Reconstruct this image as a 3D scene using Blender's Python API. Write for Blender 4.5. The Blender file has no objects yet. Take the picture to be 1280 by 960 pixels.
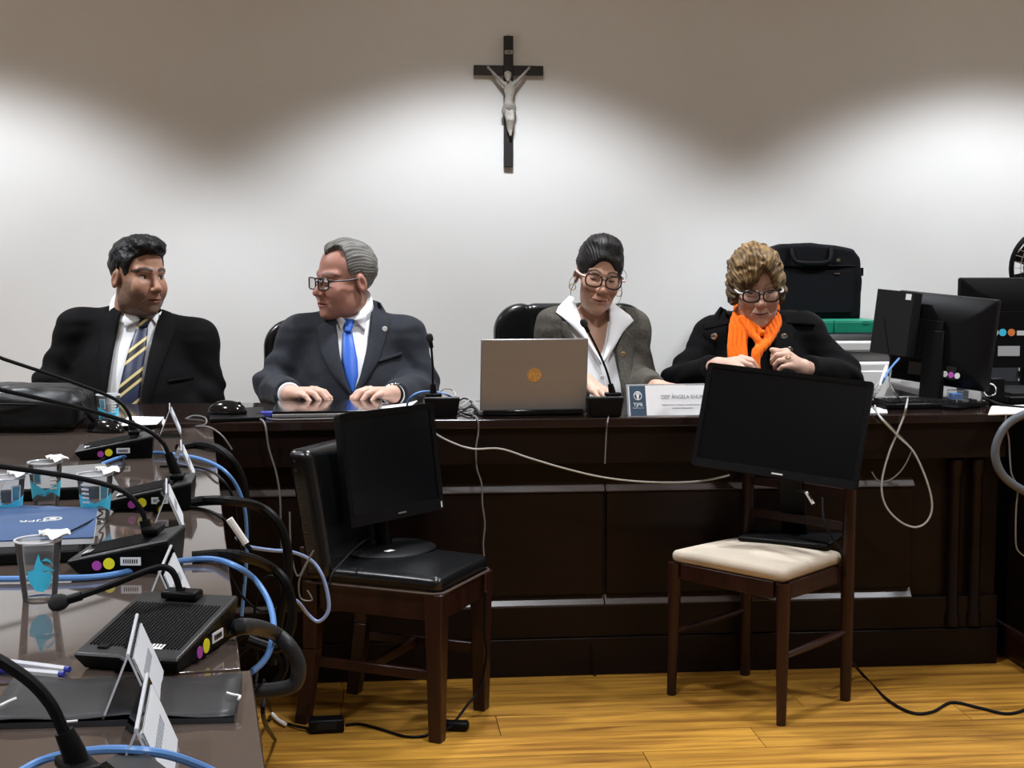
import bpy, bmesh, math, random
import numpy as np
from mathutils import Matrix, Vector
random.seed(4)
rng = np.random.default_rng(4)
SC = bpy.context.scene
COL = SC.collection

# ------------------------------------------------------------------ camera
F = 1800.0; CAM_H = 1.2; YAW = math.radians(5.6); PIT = math.atan(165.0 / F)
cam_d = bpy.data.cameras.new('camera'); cam = bpy.data.objects.new('camera', cam_d); COL.objects.link(cam)
cam_d.sensor_width = 36.0; cam_d.lens = 36.0 * F / 1280.0; cam_d.clip_start = 0.05
cam.location = (0, 0, CAM_H); cam.rotation_euler = (math.pi / 2 - PIT, 0, -YAW)
SC.camera = cam
# ------------------------------------------------------------------ world, exposure
W_ = bpy.data.worlds.new('world'); SC.world = W_; W_.use_nodes = True
W_.node_tree.nodes['Background'].inputs[0].default_value = (0.5, 0.5, 0.5, 1)
W_.node_tree.nodes['Background'].inputs[1].default_value = 0.0
SC.view_settings.view_transform = 'Standard'; SC.view_settings.look = 'None'
SC.view_settings.gamma = 1.0; SC.view_settings.use_curve_mapping = False
SC.view_settings.exposure = 0.0
CEIL_Z = 2.6; WALL_Y = 5.45
LAMPS = [(x, 4.46, 162) for x in (-1.54, 0.42, 2.38)] + [(x, 2.85, 125) for x in (-1.54, 0.42, 2.38)] + [(x, 0.7, 120) for x in (-1.54, 0.42, 2.38)]
LAMP_HALF, LAMP_BLEND = 56, 0.35
LAMP_COL = (0.94, 0.985, 1.06)

# ------------------------------------------------------------------ pixel rays (used to read real positions off known planes)
_fw = np.array([math.sin(YAW) * math.cos(PIT), math.cos(YAW) * math.cos(PIT), -math.sin(PIT)])
_rt = np.array([math.cos(YAW), -math.sin(YAW), 0.0]); _up = np.cross(_rt, _fw)
def _ray(x, y): return _fw + _rt * (x - 640) / F + _up * (480 - y) / F
def pz(x, y, z):
    d = _ray(x, y); t = (z - CAM_H) / d[2]; return Vector((d[0] * t, d[1] * t, z))
def pY(x, y, Y):
    d = _ray(x, y); t = Y / d[1]; return Vector((d[0] * t, Y, CAM_H + d[2] * t))

# ------------------------------------------------------------------ objects and tags
def tag(o, label=None, cat=None, group=None, kind=None):
    if label: o['label'] = label
    if cat: o['category'] = cat
    if group: o['group'] = group
    if kind: o['kind'] = kind
    return o
def thing(name, label, cat, loc=(0, 0, 0), rz=0.0, group=None):
    o = bpy.data.objects.new(name, None); COL.objects.link(o); o.empty_display_size = 0.05
    o.location = loc; o.rotation_euler = (0, 0, rz)
    return tag(o, label, cat, group)
def copy_tree(o, parent=None):
    c = o.copy(); COL.objects.link(c); c.parent = parent
    for ch in list(o.children): copy_tree(ch, c)
    return c

class MB:
    """collects vertices and faces in local space, then links them as one mesh object"""
    def __init__(s): s.v = []; s.f = []; s.m = []; s.M = Matrix.Identity(4)
    def add(s, vs, fs, mi=0):
        b = len(s.v)
        for p in vs: s.v.append(tuple(s.M @ Vector(p)))
        for f in fs: s.f.append([i + b for i in f]); s.m.append(mi)
    def box(s, c, d, mi=0, R=None, taper=None):
        x, y, z = d[0] / 2, d[1] / 2, d[2] / 2; t = taper or 1.0
        vs = [(-x, -y, -z), (x, -y, -z), (x, y, -z), (-x, y, -z), (-x * t, -y * t, z), (x * t, -y * t, z), (x * t, y * t, z), (-x * t, y * t, z)]
        if R is not None: vs = [R @ Vector(p) for p in vs]
        vs = [(p[0] + c[0], p[1] + c[1], p[2] + c[2]) for p in vs]
        s.add(vs, [(3, 2, 1, 0), (4, 5, 6, 7), (0, 1, 5, 4), (1, 2, 6, 5), (2, 3, 7, 6), (3, 0, 4, 7)], mi)
        return s
    def hexa(s, bot, top, mi=0):
        s.add(list(bot) + list(top), [(3, 2, 1, 0), (4, 5, 6, 7), (0, 1, 5, 4), (1, 2, 6, 5), (2, 3, 7, 6), (3, 0, 4, 7)], mi); return s
    def cyl(s, a, b, ra, rb=None, n=16, mi=0, cap=True):
        rb = ra if rb is None else rb; a = Vector(a); b = Vector(b); t = (b - a).normalized()
        u = t.orthogonal().normalized(); w = t.cross(u)
        vs = []
        for c, r in ((a, ra), (b, rb)):
            for i in range(n):
                k = 2 * math.pi * i / n; vs.append(c + (u * math.cos(k) + w * math.sin(k)) * r)
        fs = [(i, (i + 1) % n, n + (i + 1) % n, n + i) for i in range(n)]
        if cap: fs += [tuple(reversed(range(n))), tuple(range(n, 2 * n))]
        s.add(vs, fs, mi); return s
    def lathe(s, prof, n=24, c=(0, 0, 0), mi=0, sx=1.0, sy=1.0):
        vs = []; fs = []; m = len(prof)
        for r, z in prof:
            for i in range(n):
                k = 2 * math.pi * i / n; vs.append((c[0] + r * math.cos(k) * sx, c[1] + r * math.sin(k) * sy, c[2] + z))
        for j in range(m - 1):
            for i in range(n):
                fs.append((j * n + i, j * n + (i + 1) % n, (j + 1) * n + (i + 1) % n, (j + 1) * n + i))
        if prof[0][0] > 1e-5: fs.append(tuple(reversed(range(n))))
        if prof[-1][0] > 1e-5: fs.append(tuple(range((m - 1) * n, m * n)))
        s.add(vs, fs, mi); return s
    def tube(s, pts, r, n=8, closed=False, mi=0, sub=6, radii=None):
        P = spline(pts, sub, closed) if sub > 1 else [Vector(p) for p in pts]
        N = len(P); rings = []
        u = None
        for i in range(N):
            if closed: t = (P[(i + 1) % N] - P[i - 1])
            else: t = P[min(i + 1, N - 1)] - P[max(i - 1, 0)]
            t = t.normalized() if t.length > 1e-9 else Vector((0, 0, 1))
            if u is None: u = t.orthogonal().normalized()
            u = u - t * u.dot(t)
            u = u.normalized() if u.length > 1e-6 else t.orthogonal().normalized()
            w = t.cross(u)
            rr = r if radii is None else r * np.interp(i / max(N - 1, 1), np.linspace(0, 1, len(radii)), radii)
            rings.append([P[i] + (u * math.cos(2 * math.pi * k / n) + w * math.sin(2 * math.pi * k / n)) * rr for k in range(n)])
        vs = [p for R_ in rings for p in R_]; fs = []
        for i in range(N if closed else N - 1):
            a = i * n; b = ((i + 1) % N) * n
            for k in range(n): fs.append((a + k, a + (k + 1) % n, b + (k + 1) % n, b + k))
        if not closed: fs += [tuple(reversed(range(n))), tuple(range((N - 1) * n, N * n))]
        s.add(vs, fs, mi); return s
    def prism(s, poly, z0, z1, mi=0):
        n = len(poly)
        s.add([(p[0], p[1], z0) for p in poly] + [(p[0], p[1], z1) for p in poly],
              [tuple(reversed(range(n))), tuple(range(n, 2 * n))] + [(i, (i + 1) % n, n + (i + 1) % n, n + i) for i in range(n)], mi); return s
    def grid(s, rows, mi=0, flip=False):
        n = len(rows[0]); vs = [p for r in rows for p in r]; fs = []
        for j in range(len(rows) - 1):
            for i in range(n - 1):
                q = (j * n + i, j * n + i + 1, (j + 1) * n + i + 1, (j + 1) * n + i)
                fs.append(tuple(reversed(q)) if flip else q)
        s.add(vs, fs, mi); return s
    def build(s, name, mats, parent=None, smooth=35, bevel=0.0, seg=2, loc=None):
        me = bpy.data.meshes.new(name)
        me.from_pydata(s.v, [], s.f)
        if not isinstance(mats, (list, tuple)): mats = [mats]
        for m in mats: me.materials.append(m)
        me.polygons.foreach_set('material_index', s.m)
        bm = bmesh.new(); bm.from_mesh(me); bmesh.ops.recalc_face_normals(bm, faces=bm.faces); bm.to_mesh(me); bm.free()
        if smooth:
            me.polygons.foreach_set('use_smooth', [True] * len(me.polygons)); me.set_sharp_from_angle(angle=math.radians(smooth))
        me.update()
        o = bpy.data.objects.new(name, me); COL.objects.link(o)
        if parent is not None: o.parent = parent
        if loc is not None: o.location = loc
        if bevel:
            b = o.modifiers.new('bevel', 'BEVEL'); b.width = bevel; b.segments = seg; b.limit_method = 'ANGLE'; b.angle_limit = math.radians(40)
        return o
def spline(pts, sub=6, closed=False):
    P = [Vector(p) for p in pts]; n = len(P)
    if n < 3: return P
    out = []
    for i in range(n if closed else n - 1):
        if closed: a, b, c, d = P[i - 1], P[i], P[(i + 1) % n], P[(i + 2) % n]
        else: a, b, c, d = P[max(i - 1, 0)], P[i], P[i + 1], P[min(i + 2, n - 1)]
        for k in range(sub):
            t = k / sub; t2 = t * t; t3 = t2 * t
            out.append(0.5 * ((2 * b) + (c - a) * t + (2 * a - 5 * b + 4 * c - d) * t2 + (3 * b - a - 3 * c + d) * t3))
    if not closed: out.append(P[-1])
    return out
def rrect(w, h, r, n=5):
    out = []
    for cx, cy, a0 in ((w / 2 - r, h / 2 - r, 0), (-w / 2 + r, h / 2 - r, 90), (-w / 2 + r, -h / 2 + r, 180), (w / 2 - r, -h / 2 + r, 270)):
        for k in range(n + 1):
            a = math.radians(a0 + 90 * k / n); out.append((cx + r * math.cos(a), cy + r * math.sin(a)))
    return out
TEXTS = []
def text(name, body, size, mat, parent, M, ext=0.0002, align='CENTER', sx=1.0):
    cu = bpy.data.curves.new(name, 'FONT'); cu.body = body; cu.size = size; cu.extrude = ext
    cu.align_x = align; cu.align_y = 'CENTER'; cu.resolution_u = 3
    cu.materials.append(mat)
    o = bpy.data.objects.new(name, cu); COL.objects.link(o); TEXTS.append((o, parent, M @ Matrix.Diagonal((sx, 1, 1, 1)), mat))
    return o
def front_M(x, y, z, rx=90): return Matrix.Translation((x, y, z)) @ Matrix.Rotation(math.radians(rx), 4, 'X')

# ------------------------------------------------------------------ materials
def mat(name, col, rough=0.5, metal=0.0, spec=0.5, noise=0.0, nscale=8.0, stretch=(1, 1, 1), bump=0.0, bscale=60.0, coat=0.0, col2=None, sheen=0.0, rvar=0.0):
    m = bpy.data.materials.new(name); m.use_nodes = True; nt = m.node_tree; b = nt.nodes['Principled BSDF']
    b.inputs['Base Color'].default_value = (*col, 1); b.inputs['Roughness'].default_value = rough
    b.inputs['Metallic'].default_value = metal; b.inputs['Specular IOR Level'].default_value = spec
    b.inputs['Coat Weight'].default_value = coat; b.inputs['Coat Roughness'].default_value = 0.05
    if sheen: b.inputs['Sheen Weight'].default_value = sheen; b.inputs['Sheen Roughness'].default_value = 0.5
    def coords(sc):
        tc = nt.nodes.new('ShaderNodeTexCoord'); mp = nt.nodes.new('ShaderNodeMapping')
        mp.inputs['Scale'].default_value = sc; nt.links.new(tc.outputs['Object'], mp.inputs['Vector']); return mp.outputs['Vector']
    if noise or col2:
        n = nt.nodes.new('ShaderNodeTexNoise'); n.inputs['Scale'].default_value = nscale; n.inputs['Detail'].default_value = 4
        nt.links.new(coords(stretch), n.inputs['Vector'])
        r = nt.nodes.new('ShaderNodeValToRGB'); e = r.color_ramp.elements
        c2 = col2 or tuple(min(1, c * (1 + noise)) for c in col); c1 = col if col2 else tuple(c * (1 - noise) for c in col)
        e[0].position = 0.35; e[0].color = (*c1, 1); e[1].position = 0.68; e[1].color = (*c2, 1)
        nt.links.new(n.outputs['Fac'], r.inputs['Fac']); nt.links.new(r.outputs['Color'], b.inputs['Base Color'])
        if rvar:
            mr = nt.nodes.new('ShaderNodeMapRange'); mr.inputs['To Min'].default_value = rough - rvar; mr.inputs['To Max'].default_value = rough + rvar
            nt.links.new(n.outputs['Fac'], mr.inputs['Value']); nt.links.new(mr.outputs['Result'], b.inputs['Roughness'])
    if bump:
        n2 = nt.nodes.new('ShaderNodeTexNoise'); n2.inputs['Scale'].default_value = bscale; n2.inputs['Detail'].default_value = 3
        nt.links.new(coords((1, 1, 1)), n2.inputs['Vector'])
        bp = nt.nodes.new('ShaderNodeBump'); bp.inputs['Strength'].default_value = bump; bp.inputs['Distance'].default_value = 0.002
        nt.links.new(n2.outputs['Fac'], bp.inputs['Height']); nt.links.new(bp.outputs['Normal'], b.inputs['Normal'])
    return m
def clear(name, tint=(0.9, 0.95, 1.0), opac=0.12, rough=0.08, white=(0.9, 0.92, 0.95)):
    """thin clear plastic: mostly straight-through, some surface gloss, a little milky body"""
    m = bpy.data.materials.new(name); m.use_nodes = True; nt = m.node_tree
    for n in list(nt.nodes):
        if n.type != 'OUTPUT_MATERIAL': nt.nodes.remove(n)
    out = [n for n in nt.nodes if n.type == 'OUTPUT_MATERIAL'][0]
    tr = nt.nodes.new('ShaderNodeBsdfTransparent'); tr.inputs[0].default_value = (*tint, 1)
    df = nt.nodes.new('ShaderNodeBsdfDiffuse'); df.inputs[0].default_value = (*white, 1)
    gl = nt.nodes.new('ShaderNodeBsdfGlossy'); gl.inputs['Roughness'].default_value = rough
    m1 = nt.nodes.new('ShaderNodeMixShader'); m1.inputs[0].default_value = opac
    nt.links.new(tr.outputs[0], m1.inputs[1]); nt.links.new(df.outputs[0], m1.inputs[2])
    fr = nt.nodes.new('ShaderNodeFresnel'); fr.inputs[0].default_value = 1.45
    m2 = nt.nodes.new('ShaderNodeMixShader'); nt.links.new(fr.outputs[0], m2.inputs[0])
    nt.links.new(m1.outputs[0], m2.inputs[1]); nt.links.new(gl.outputs[0], m2.inputs[2]); nt.links.new(m2.outputs[0], out.inputs[0])
    return m
def vcol(name, rough=0.5, spec=0.4, bump=0.0, bscale=300.0):
    m = mat(name, (0.5, 0.5, 0.5), rough, spec=spec, bump=bump, bscale=bscale); nt = m.node_tree
    a = nt.nodes.new('ShaderNodeVertexColor'); a.layer_name = 'Col'
    nt.links.new(a.outputs['Color'], nt.nodes['Principled BSDF'].inputs['Base Color']); return m
def emit(name, col, s):
    m = mat(name, col); b = m.node_tree.nodes['Principled BSDF']
    b.inputs['Emission Color'].default_value = (*col, 1); b.inputs['Emission Strength'].default_value = s; return m

def plank_mat():
    m = bpy.data.materials.new('floor_plank_wood'); m.use_nodes = True; nt = m.node_tree; b = nt.nodes['Principled BSDF']
    tc = nt.nodes.new('ShaderNodeTexCoord'); oi = nt.nodes.new('ShaderNodeObjectInfo')
    ad = nt.nodes.new('ShaderNodeVectorMath'); ad.operation = 'ADD'
    cb = nt.nodes.new('ShaderNodeCombineXYZ'); mu = nt.nodes.new('ShaderNodeMath'); mu.operation = 'MULTIPLY'; mu.inputs[1].default_value = 37.0
    nt.links.new(oi.outputs['Random'], mu.inputs[0]); nt.links.new(mu.outputs[0], cb.inputs[0]); nt.links.new(mu.outputs[0], cb.inputs[1])
    nt.links.new(tc.outputs['Object'], ad.inputs[0]); nt.links.new(cb.outputs[0], ad.inputs[1])
    mp = nt.nodes.new('ShaderNodeMapping'); mp.inputs['Scale'].default_value = (1.1, 15, 1); nt.links.new(ad.outputs[0], mp.inputs['Vector'])
    n = nt.nodes.new('ShaderNodeTexNoise'); n.inputs['Scale'].default_value = 2.4; n.inputs['Detail'].default_value = 5; n.inputs['Distortion'].default_value = 0.6
    nt.links.new(mp.outputs[0], n.inputs['Vector'])
    r = nt.nodes.new('ShaderNodeValToRGB'); e = r.color_ramp.elements
    e[0].position = 0.3; e[0].color = (0.175, 0.070, 0.010, 1); e[1].position = 0.62; e[1].color = (0.46, 0.232, 0.034, 1)
    nt.links.new(n.outputs['Fac'], r.inputs['Fac'])
    hs = nt.nodes.new('ShaderNodeHueSaturation'); mr = nt.nodes.new('ShaderNodeMapRange')
    mr.inputs['To Min'].default_value = 0.82; mr.inputs['To Max'].default_value = 1.12
    nt.links.new(oi.outputs['Random'], mr.inputs['Value']); nt.links.new(mr.outputs[0], hs.inputs['Value']); nt.links.new(r.outputs['Color'], hs.inputs['Color'])
    nt.links.new(hs.outputs['Color'], b.inputs['Base Color']); b.inputs['Roughness'].default_value = 0.38; b.inputs['Specular IOR Level'].default_value = 0.35
    return m

M = {}
M['wall'] = mat('wall_paint', (0.80, 0.80, 0.78), 0.9, spec=0.1, noise=0.015, nscale=3, bump=0.08, bscale=140)
M['ceiling'] = mat('ceiling_paint', (0.82, 0.82, 0.81), 0.9, spec=0.1)
M['plank'] = plank_mat()
M['floorbase'] = mat('floor_groove', (0.09, 0.045, 0.015), 0.8)
M['bench'] = mat('bench_wood', (0.0062, 0.0024, 0.0018), 0.42, spec=0.2, noise=0.3, nscale=3, stretch=(1, 1, 14))
M['benchlit'] = mat('bench_moulding_lit_wood', (0.055, 0.040, 0.034), 0.32, spec=0.4, noise=0.2, nscale=4, stretch=(1, 14, 14))  # paler than the bench: light caught on the sloped tops put into the colour
M['benchtop'] = mat('bench_top_lacquer', (0.018, 0.010, 0.008), 0.12, spec=0.5, coat=0.3)
M['tableglass'] = mat('table_glass', (0.082, 0.061, 0.050), 0.05, spec=0.6, coat=0.25)
M['tablewood'] = mat('table_wood', (0.05, 0.03, 0.022), 0.4, noise=0.2, nscale=5, stretch=(1, 8, 8))
M['chairwood'] = mat('chair_wood', (0.019, 0.0048, 0.0031), 0.34, spec=0.35, noise=0.35, nscale=6, stretch=(6, 6, 0.7))
M['leather'] = mat('black_leather', (0.004, 0.0045, 0.005), 0.27, spec=0.5, bump=0.12, bscale=160)
M['beige'] = mat('beige_suede', (0.50, 0.43, 0.34), 0.85, spec=0.2, noise=0.10, nscale=9, bump=0.15, bscale=200)
M['plastic'] = mat('black_plastic', (0.0032, 0.0032, 0.0036), 0.45, spec=0.14, bump=0.06, bscale=400)
M['plasticgl'] = mat('gloss_black_plastic', (0.004, 0.004, 0.0045), 0.12)
M['plasticgrey'] = mat('dark_grey_plastic', (0.010, 0.0105, 0.0115), 0.5, spec=0.2)
M['screen'] = mat('lcd_screen', (0.0030, 0.0038, 0.0050), 0.25, spec=0.2)
M['rubber'] = mat('black_rubber', (0.0032, 0.0032, 0.0036), 0.55, spec=0.14)
M['hosedark'] = mat('dark_hose', (0.022, 0.023, 0.025), 0.5, spec=0.3)
M['unittop'] = mat('microphone_top_plastic', (0.020, 0.021, 0.022), 0.42, spec=0.5)
M['rubbergrey'] = mat('grey_hose', (0.09, 0.10, 0.115), 0.45)
M['cablewhite'] = mat('pale_grey_cable', (0.42, 0.42, 0.40), 0.45)
M['cablegrey'] = mat('grey_cable', (0.16, 0.155, 0.15), 0.5)
M['blue'] = mat('blue_cable', (0.10, 0.25, 0.56), 0.4)
M['white'] = mat('white_plastic', (0.80, 0.80, 0.78), 0.4)
M['offwhite'] = mat('offwhite_plastic', (0.66, 0.66, 0.64), 0.5)
M['paper'] = mat('white_paper', (0.83, 0.84, 0.85), 0.8, spec=0.1)
M['papergrey'] = mat('grey_paper', (0.72, 0.75, 0.78), 0.8, spec=0.1)
M['ink'] = mat('grey_ink', (0.13, 0.14, 0.17), 0.8)
M['silver'] = mat('brushed_aluminium', (0.30, 0.29, 0.285), 0.42, metal=0.6, noise=0.02, nscale=3, stretch=(1, 30, 30))
M['chrome'] = mat('chrome', (0.75, 0.74, 0.72), 0.15, metal=1.0)
M['gold'] = mat('gold_metal', (0.75, 0.55, 0.25), 0.3, metal=1.0)
M['bronze'] = mat('bronze_mirror', (0.62, 0.46, 0.32), 0.3, metal=0.9)
M['yellow'] = mat('yellow_sticker', (0.85, 0.80, 0.02), 0.5)
M['purple'] = mat('purple_sticker', (0.42, 0.06, 0.40), 0.5)
M['cyan'] = mat('turquoise_print', (0.06, 0.60, 0.88), 0.45)
M['navy'] = mat('navy_card', (0.035, 0.085, 0.20), 0.6, noise=0.1, nscale=6)
M['tjblue'] = mat('name_plate_blue', (0.018, 0.055, 0.10), 0.5)
M['green'] = mat('green_card', (0.0, 0.21, 0.12), 0.5, noise=0.1, nscale=5)
M['bagfabric'] = mat('black_bag_fabric', (0.004, 0.0045, 0.0065), 0.7, spec=0.15, bump=0.3, bscale=500)
M['blackcard'] = mat('black_folder_card', (0.018, 0.019, 0.021), 0.45, noise=0.25, nscale=6, rvar=0.12)
M['acrylic'] = clear('clear_acrylic', (0.96, 0.98, 1.0), 0.26, 0.05)
M['acrylicedge'] = clear('acrylic_polished_edge', (0.85, 0.9, 0.95), 0.6, 0.2, (0.85, 0.88, 0.92))
M['cup'] = clear('clear_plastic_cup', (0.985, 0.99, 1.0), 0.07, 0.06)
M['cuprim'] = clear('cup_rolled_rim', (0.9, 0.93, 0.95), 0.75, 0.15)
M['lens'] = clear('spectacle_lens', (0.93, 0.94, 0.95), 0.02, 0.02)
M['iron'] = mat('cross_black_wood', (0.012, 0.010, 0.009), 0.5)
M['ivory'] = mat('corpus_plaster', (0.38, 0.36, 0.32), 0.6, noise=0.2, nscale=40)

# ================================================================== ROOM
def struct(name, mb, m, **k):
    o = mb.build(name, m, **k); o['kind'] = 'structure'; return o
XL, XR, YF, YB = -3.2, 4.0, -2.6, WALL_Y
fl = struct('floor', MB().box(((XL + XR) / 2, (YF + YB) / 2, -0.06), (XR - XL + 0.2, YB - YF + 0.2, 0.10)), M['floorbase'], smooth=0)
pk_me = {}
row = 0; y = 0.03
while y < YB - 0.02:
    wid = min(0.15, YB - y - 0.003); x = XL - rng.uniform(0, 1.1)
    while x < XR:
        x0, x1 = max(x, XL + .002), min(x + 1.22, XR - .002); ln = round(x1 - x0, 3)
        if ln > 0.05:
            key = (ln, round(wid, 3))
            if key not in pk_me:
                o = MB().box((0, 0, -0.005), (ln - 0.0022, wid - 0.0022, 0.010)).build('plank', M['plank'], fl, smooth=0); pk_me[key] = o.data
            else:
                o = bpy.data.objects.new('plank', pk_me[key]); COL.objects.link(o); o.parent = fl
            o.location = ((x0 + x1) / 2, y + wid / 2, 0)
        x += 1.22
    y += 0.15
struct('wall_back', MB().box(((XL + XR) / 2, YB + 0.06, 1.3), (XR - XL + 0.3, 0.12, 2.72)), M['wall'], smooth=0)
struct('wall_front', MB().box(((XL + XR) / 2, YF - 0.06, 1.3), (XR - XL + 0.3, 0.12, 2.72)), M['wall'], smooth=0)
struct('wall_left', MB().box((XL - 0.06, (YF + YB) / 2, 1.3), (0.12, YB - YF, 2.72)), M['wall'], smooth=0)
struct('wall_right', MB().box((XR + 0.06, (YF + YB) / 2, 1.3), (0.12, YB - YF, 2.72)), M['wall'], smooth=0)
struct('ceiling', MB().box(((XL + XR) / 2, (YF + YB) / 2, CEIL_Z + 0.07), (XR - XL + 0.3, YB - YF + 0.3, 0.10)), M['ceiling'], smooth=0)
struct('baseboard_back', MB().box(((XL + XR) / 2, YB - 0.008, 0.045), (XR - XL, 0.014, 0.09)), M['bench'], smooth=0)

# ceiling downlights: housing ring, glowing diffuser and the lamp that lights the room
dl_emit = emit('lamp_diffuser', (1.0, 0.97, 0.93), 15.0)
for i, (lx, ly, pw) in enumerate(LAMPS):
    col_n = ['left', 'middle', 'right'][i % 3]; row_n = ['over the bench', 'over the chairs', 'near the room entrance'][i // 3]
    t = thing('ceiling_light', 'round white recessed downlight, %s one of the row %s' % (col_n, row_n), 'ceiling light', (lx, ly, CEIL_Z), group='recessed downlights')
    MB().lathe([(0.11, 0.018), (0.11, -0.004), (0.135, -0.008), (0.14, 0.0), (0.14, 0.018)], 32).build('frame', M['white'], t)
    MB().lathe([(0.0, 0.008), (0.109, 0.008), (0.109, 0.014), (0, 0.014)], 32).build('diffuser', dl_emit, t)
    L = bpy.data.lights.new('downlight_lamp', 'SPOT'); L.energy = pw; L.color = LAMP_COL
    L.spot_size = math.radians(2 * LAMP_HALF); L.spot_blend = LAMP_BLEND; L.shadow_soft_size = 0.10
    lo = bpy.data.objects.new('downlight_lamp', L); COL.objects.link(lo); lo.parent = t; lo.location = (0, 0, -0.02)

# ================================================================== BENCH
ZB = 0.74; BF = 3.965                     # bench top height, bench front plane
bench = thing('judges_bench', 'long dark mahogany panelled bench with glossy top along the back wall', 'bench', (0.2, BF, 0))
def bq(x0, x1, y0, y1, z0, z1): return ((x0 + x1) / 2 - 0.2, (y0 + y1) / 2 - BF, (z0 + z1) / 2), (x1 - x0, y1 - y0, z1 - z0)
BL, BR = -2.0, 1.815
def bpart(name, x0, x1, y0, y1, z0, z1, m=None, bevel=0.002):
    return MB().box(*bq(x0, x1, y0, y1, z0, z1)).build(name, m or M['bench'], bench, bevel=bevel)
bpart('bench_top', BL, BR + 0.02, 3.935, 4.45, 0.714, ZB, M['benchtop'], 0.003)
bpart('apron', BL + .01, BR, 3.948, 3.98, 0.612, 0.7135)
bpart('front_board', BL + .01, BR, 3.995, 4.015, 0.0, 0.7135)
bpart('end_board', BL + .01, BL + .035, 4.016, 4.44, 0.0, 0.7135)
bpart('end_board', BR - .025, BR, 4.016, 4.44, 0.0, 0.7135)
bpart('plinth', BL + .01, BR, 3.966, 3.994, 0.0, 0.108)
SEAM = pY(757, 680, BF).x; PEND = pY(1143, 680, BF).x
def wedge_strip(name, x0, x1, z0, z1, yb, yf, m):
    """sloped moulding whose upper face leans back to the board"""
    a = MB(); r = lambda x, y_, z: (x - 0.2, y_ - BF, z)
    a.hexa([r(x0, yf, z0), r(x1, yf, z0), r(x1, yb, z0), r(x0, yb, z0)], [r(x0, yf, z0 + .003), r(x1, yf, z0 + .003), r(x1, yb, z1), r(x0, yb, z1)])
    return a.build(name, m, bench, smooth=0)
bpart('lower_rail', BL + .01, BR, 3.975, 3.9945, 0.109, 0.2)
for a, b in ((-1.2, -0.52), (-0.515, SEAM - .002), (SEAM + .002, PEND)):
    wedge_strip('rail_moulding', a, b, 0.2005, 0.226, 3.9945, 3.976, M['benchlit'])
    bpart('raised_panel', a + .003, b - .003, 3.978, 3.9945, 0.232, 0.525)
    wedge_strip('panel_moulding', a, b, 0.527, 0.552, 3.9945, 3.974, M['benchlit'])
for px in (1195, 1222):
    x = pY(px, 650, BF).x; MB().lathe([(0.022, .115), (0.022, .15), (.017, .16), (.017, .56), (.022, .57), (.022, .605)], 14, (x - .2, 3.976 - BF, 0)).build('fluted_post', M['bench'], bench)

# right hand return desk
rd = thing('side_desk', 'dark wooden return desk with rounded corner at the right edge', 'desk', (2.25, 4.0, 0))
def rq(x0, x1, y0, y1, z0, z1, name, m, bevel=0.006):
    MB().box(((x0 + x1) / 2 - 2.25, (y0 + y1) / 2 - 4.0, (z0 + z1) / 2), (x1 - x0, y1 - y0, z1 - z0)).build(name, m, rd, bevel=bevel, seg=3)
rq(1.845, 3.0, 3.80, 4.98, 0.714, 0.738, 'desk_top', M['benchtop'])
rq(1.865, 2.98, 3.83, 3.86, 0.60, 0.713, 'apron', M['chairwood'])
rq(1.875, 1.9, 3.865, 4.96, 0.10, 0.713, 'side_panel', M['bench'])
rq(1.93, 2.98, 3.92, 3.95, 0.10, 0.713, 'modesty_panel', M['bench'])
rq(1.86, 1.93, 3.82, 4.96, 0.0, 0.099, 'foot_rail', M['chairwood'], .02)

# ================================================================== LEFT TABLES
ZT = 0.726
TD = Vector((-0.278, 2.312, 0)).normalized(); TN = Vector((-TD.y, TD.x, 0)); TE = Vector((-0.152, 1.634, 0))
TROT = math.atan2(-TD.x, TD.y)
def tpt(Yc, off=0.0, w=0.0):             # point on the right hand edge line at depth Yc, w metres in from it
    p = TE + TD * ((Yc - TE.y) / TD.y); return p + TN * w - TN * off
TW = 0.78
def ltable(Y0, Y1, off, label, cutfar=False):
    a = tpt(Y0, off); b = tpt(Y1, off); c = b + TN * TW; d = a + TN * TW
    if cutfar:
        c = Vector((c.x - (b.y - c.y) * -0.12, b.y, 0))
    root = thing('conference_table', label, 'table', ((a + c) / 2).to_tuple(), TROT, 'tables along the left side')
    Rm = Matrix.Rotation(-TROT, 3, 'Z'); o = (a + c) / 2
    q = [Rm @ (p - o) for p in (a, b, c, d)]
    def inset(k): 
        g = sum(q, Vector()) / 4
        return [(p + Vector((-math.copysign(k, p.x - g.x), -math.copysign(k, p.y - g.y), 0))) for p in q]
    MB().prism([p.to_tuple() for p in q], 0.7172, ZT).build('glass_top', M['tableglass'], root, bevel=0.0015)
    MB().prism([p.to_tuple() for p in inset(.003)], 0.69, 0.7168).build('table_top', M['tablewood'], root, bevel=.003)
    ins = inset(.05)
    ap = MB()
    for i in range(4):
        p0, p1 = ins[i], ins[(i + 1) % 4]; mid = (p0 + p1) / 2; dv = (p1 - p0)
        ap.box((mid.x, mid.y, 0.645), (dv.length - .02, 0.02, 0.088), R=Matrix.Rotation(math.atan2(dv.y, dv.x), 3, 'Z'))
    ap.build('apron', M['bench'], root, smooth=0)
    for p in inset(.07): MB().box((p.x, p.y, .345), (.055, .055, .689)).build('leg', M['bench'], root, bevel=.003)
    return root
ltable(2.757, 3.932, 0.0, 'dark glass-topped table meeting the bench, farthest of the left row', True)
ltable(1.632, 2.749, 0.0, 'dark glass-topped table carrying the blue folder and cups')
ltable(0.50, 1.622, 0.012, 'dark glass-topped table under the black elastic folder, nearest the camera')

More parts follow.
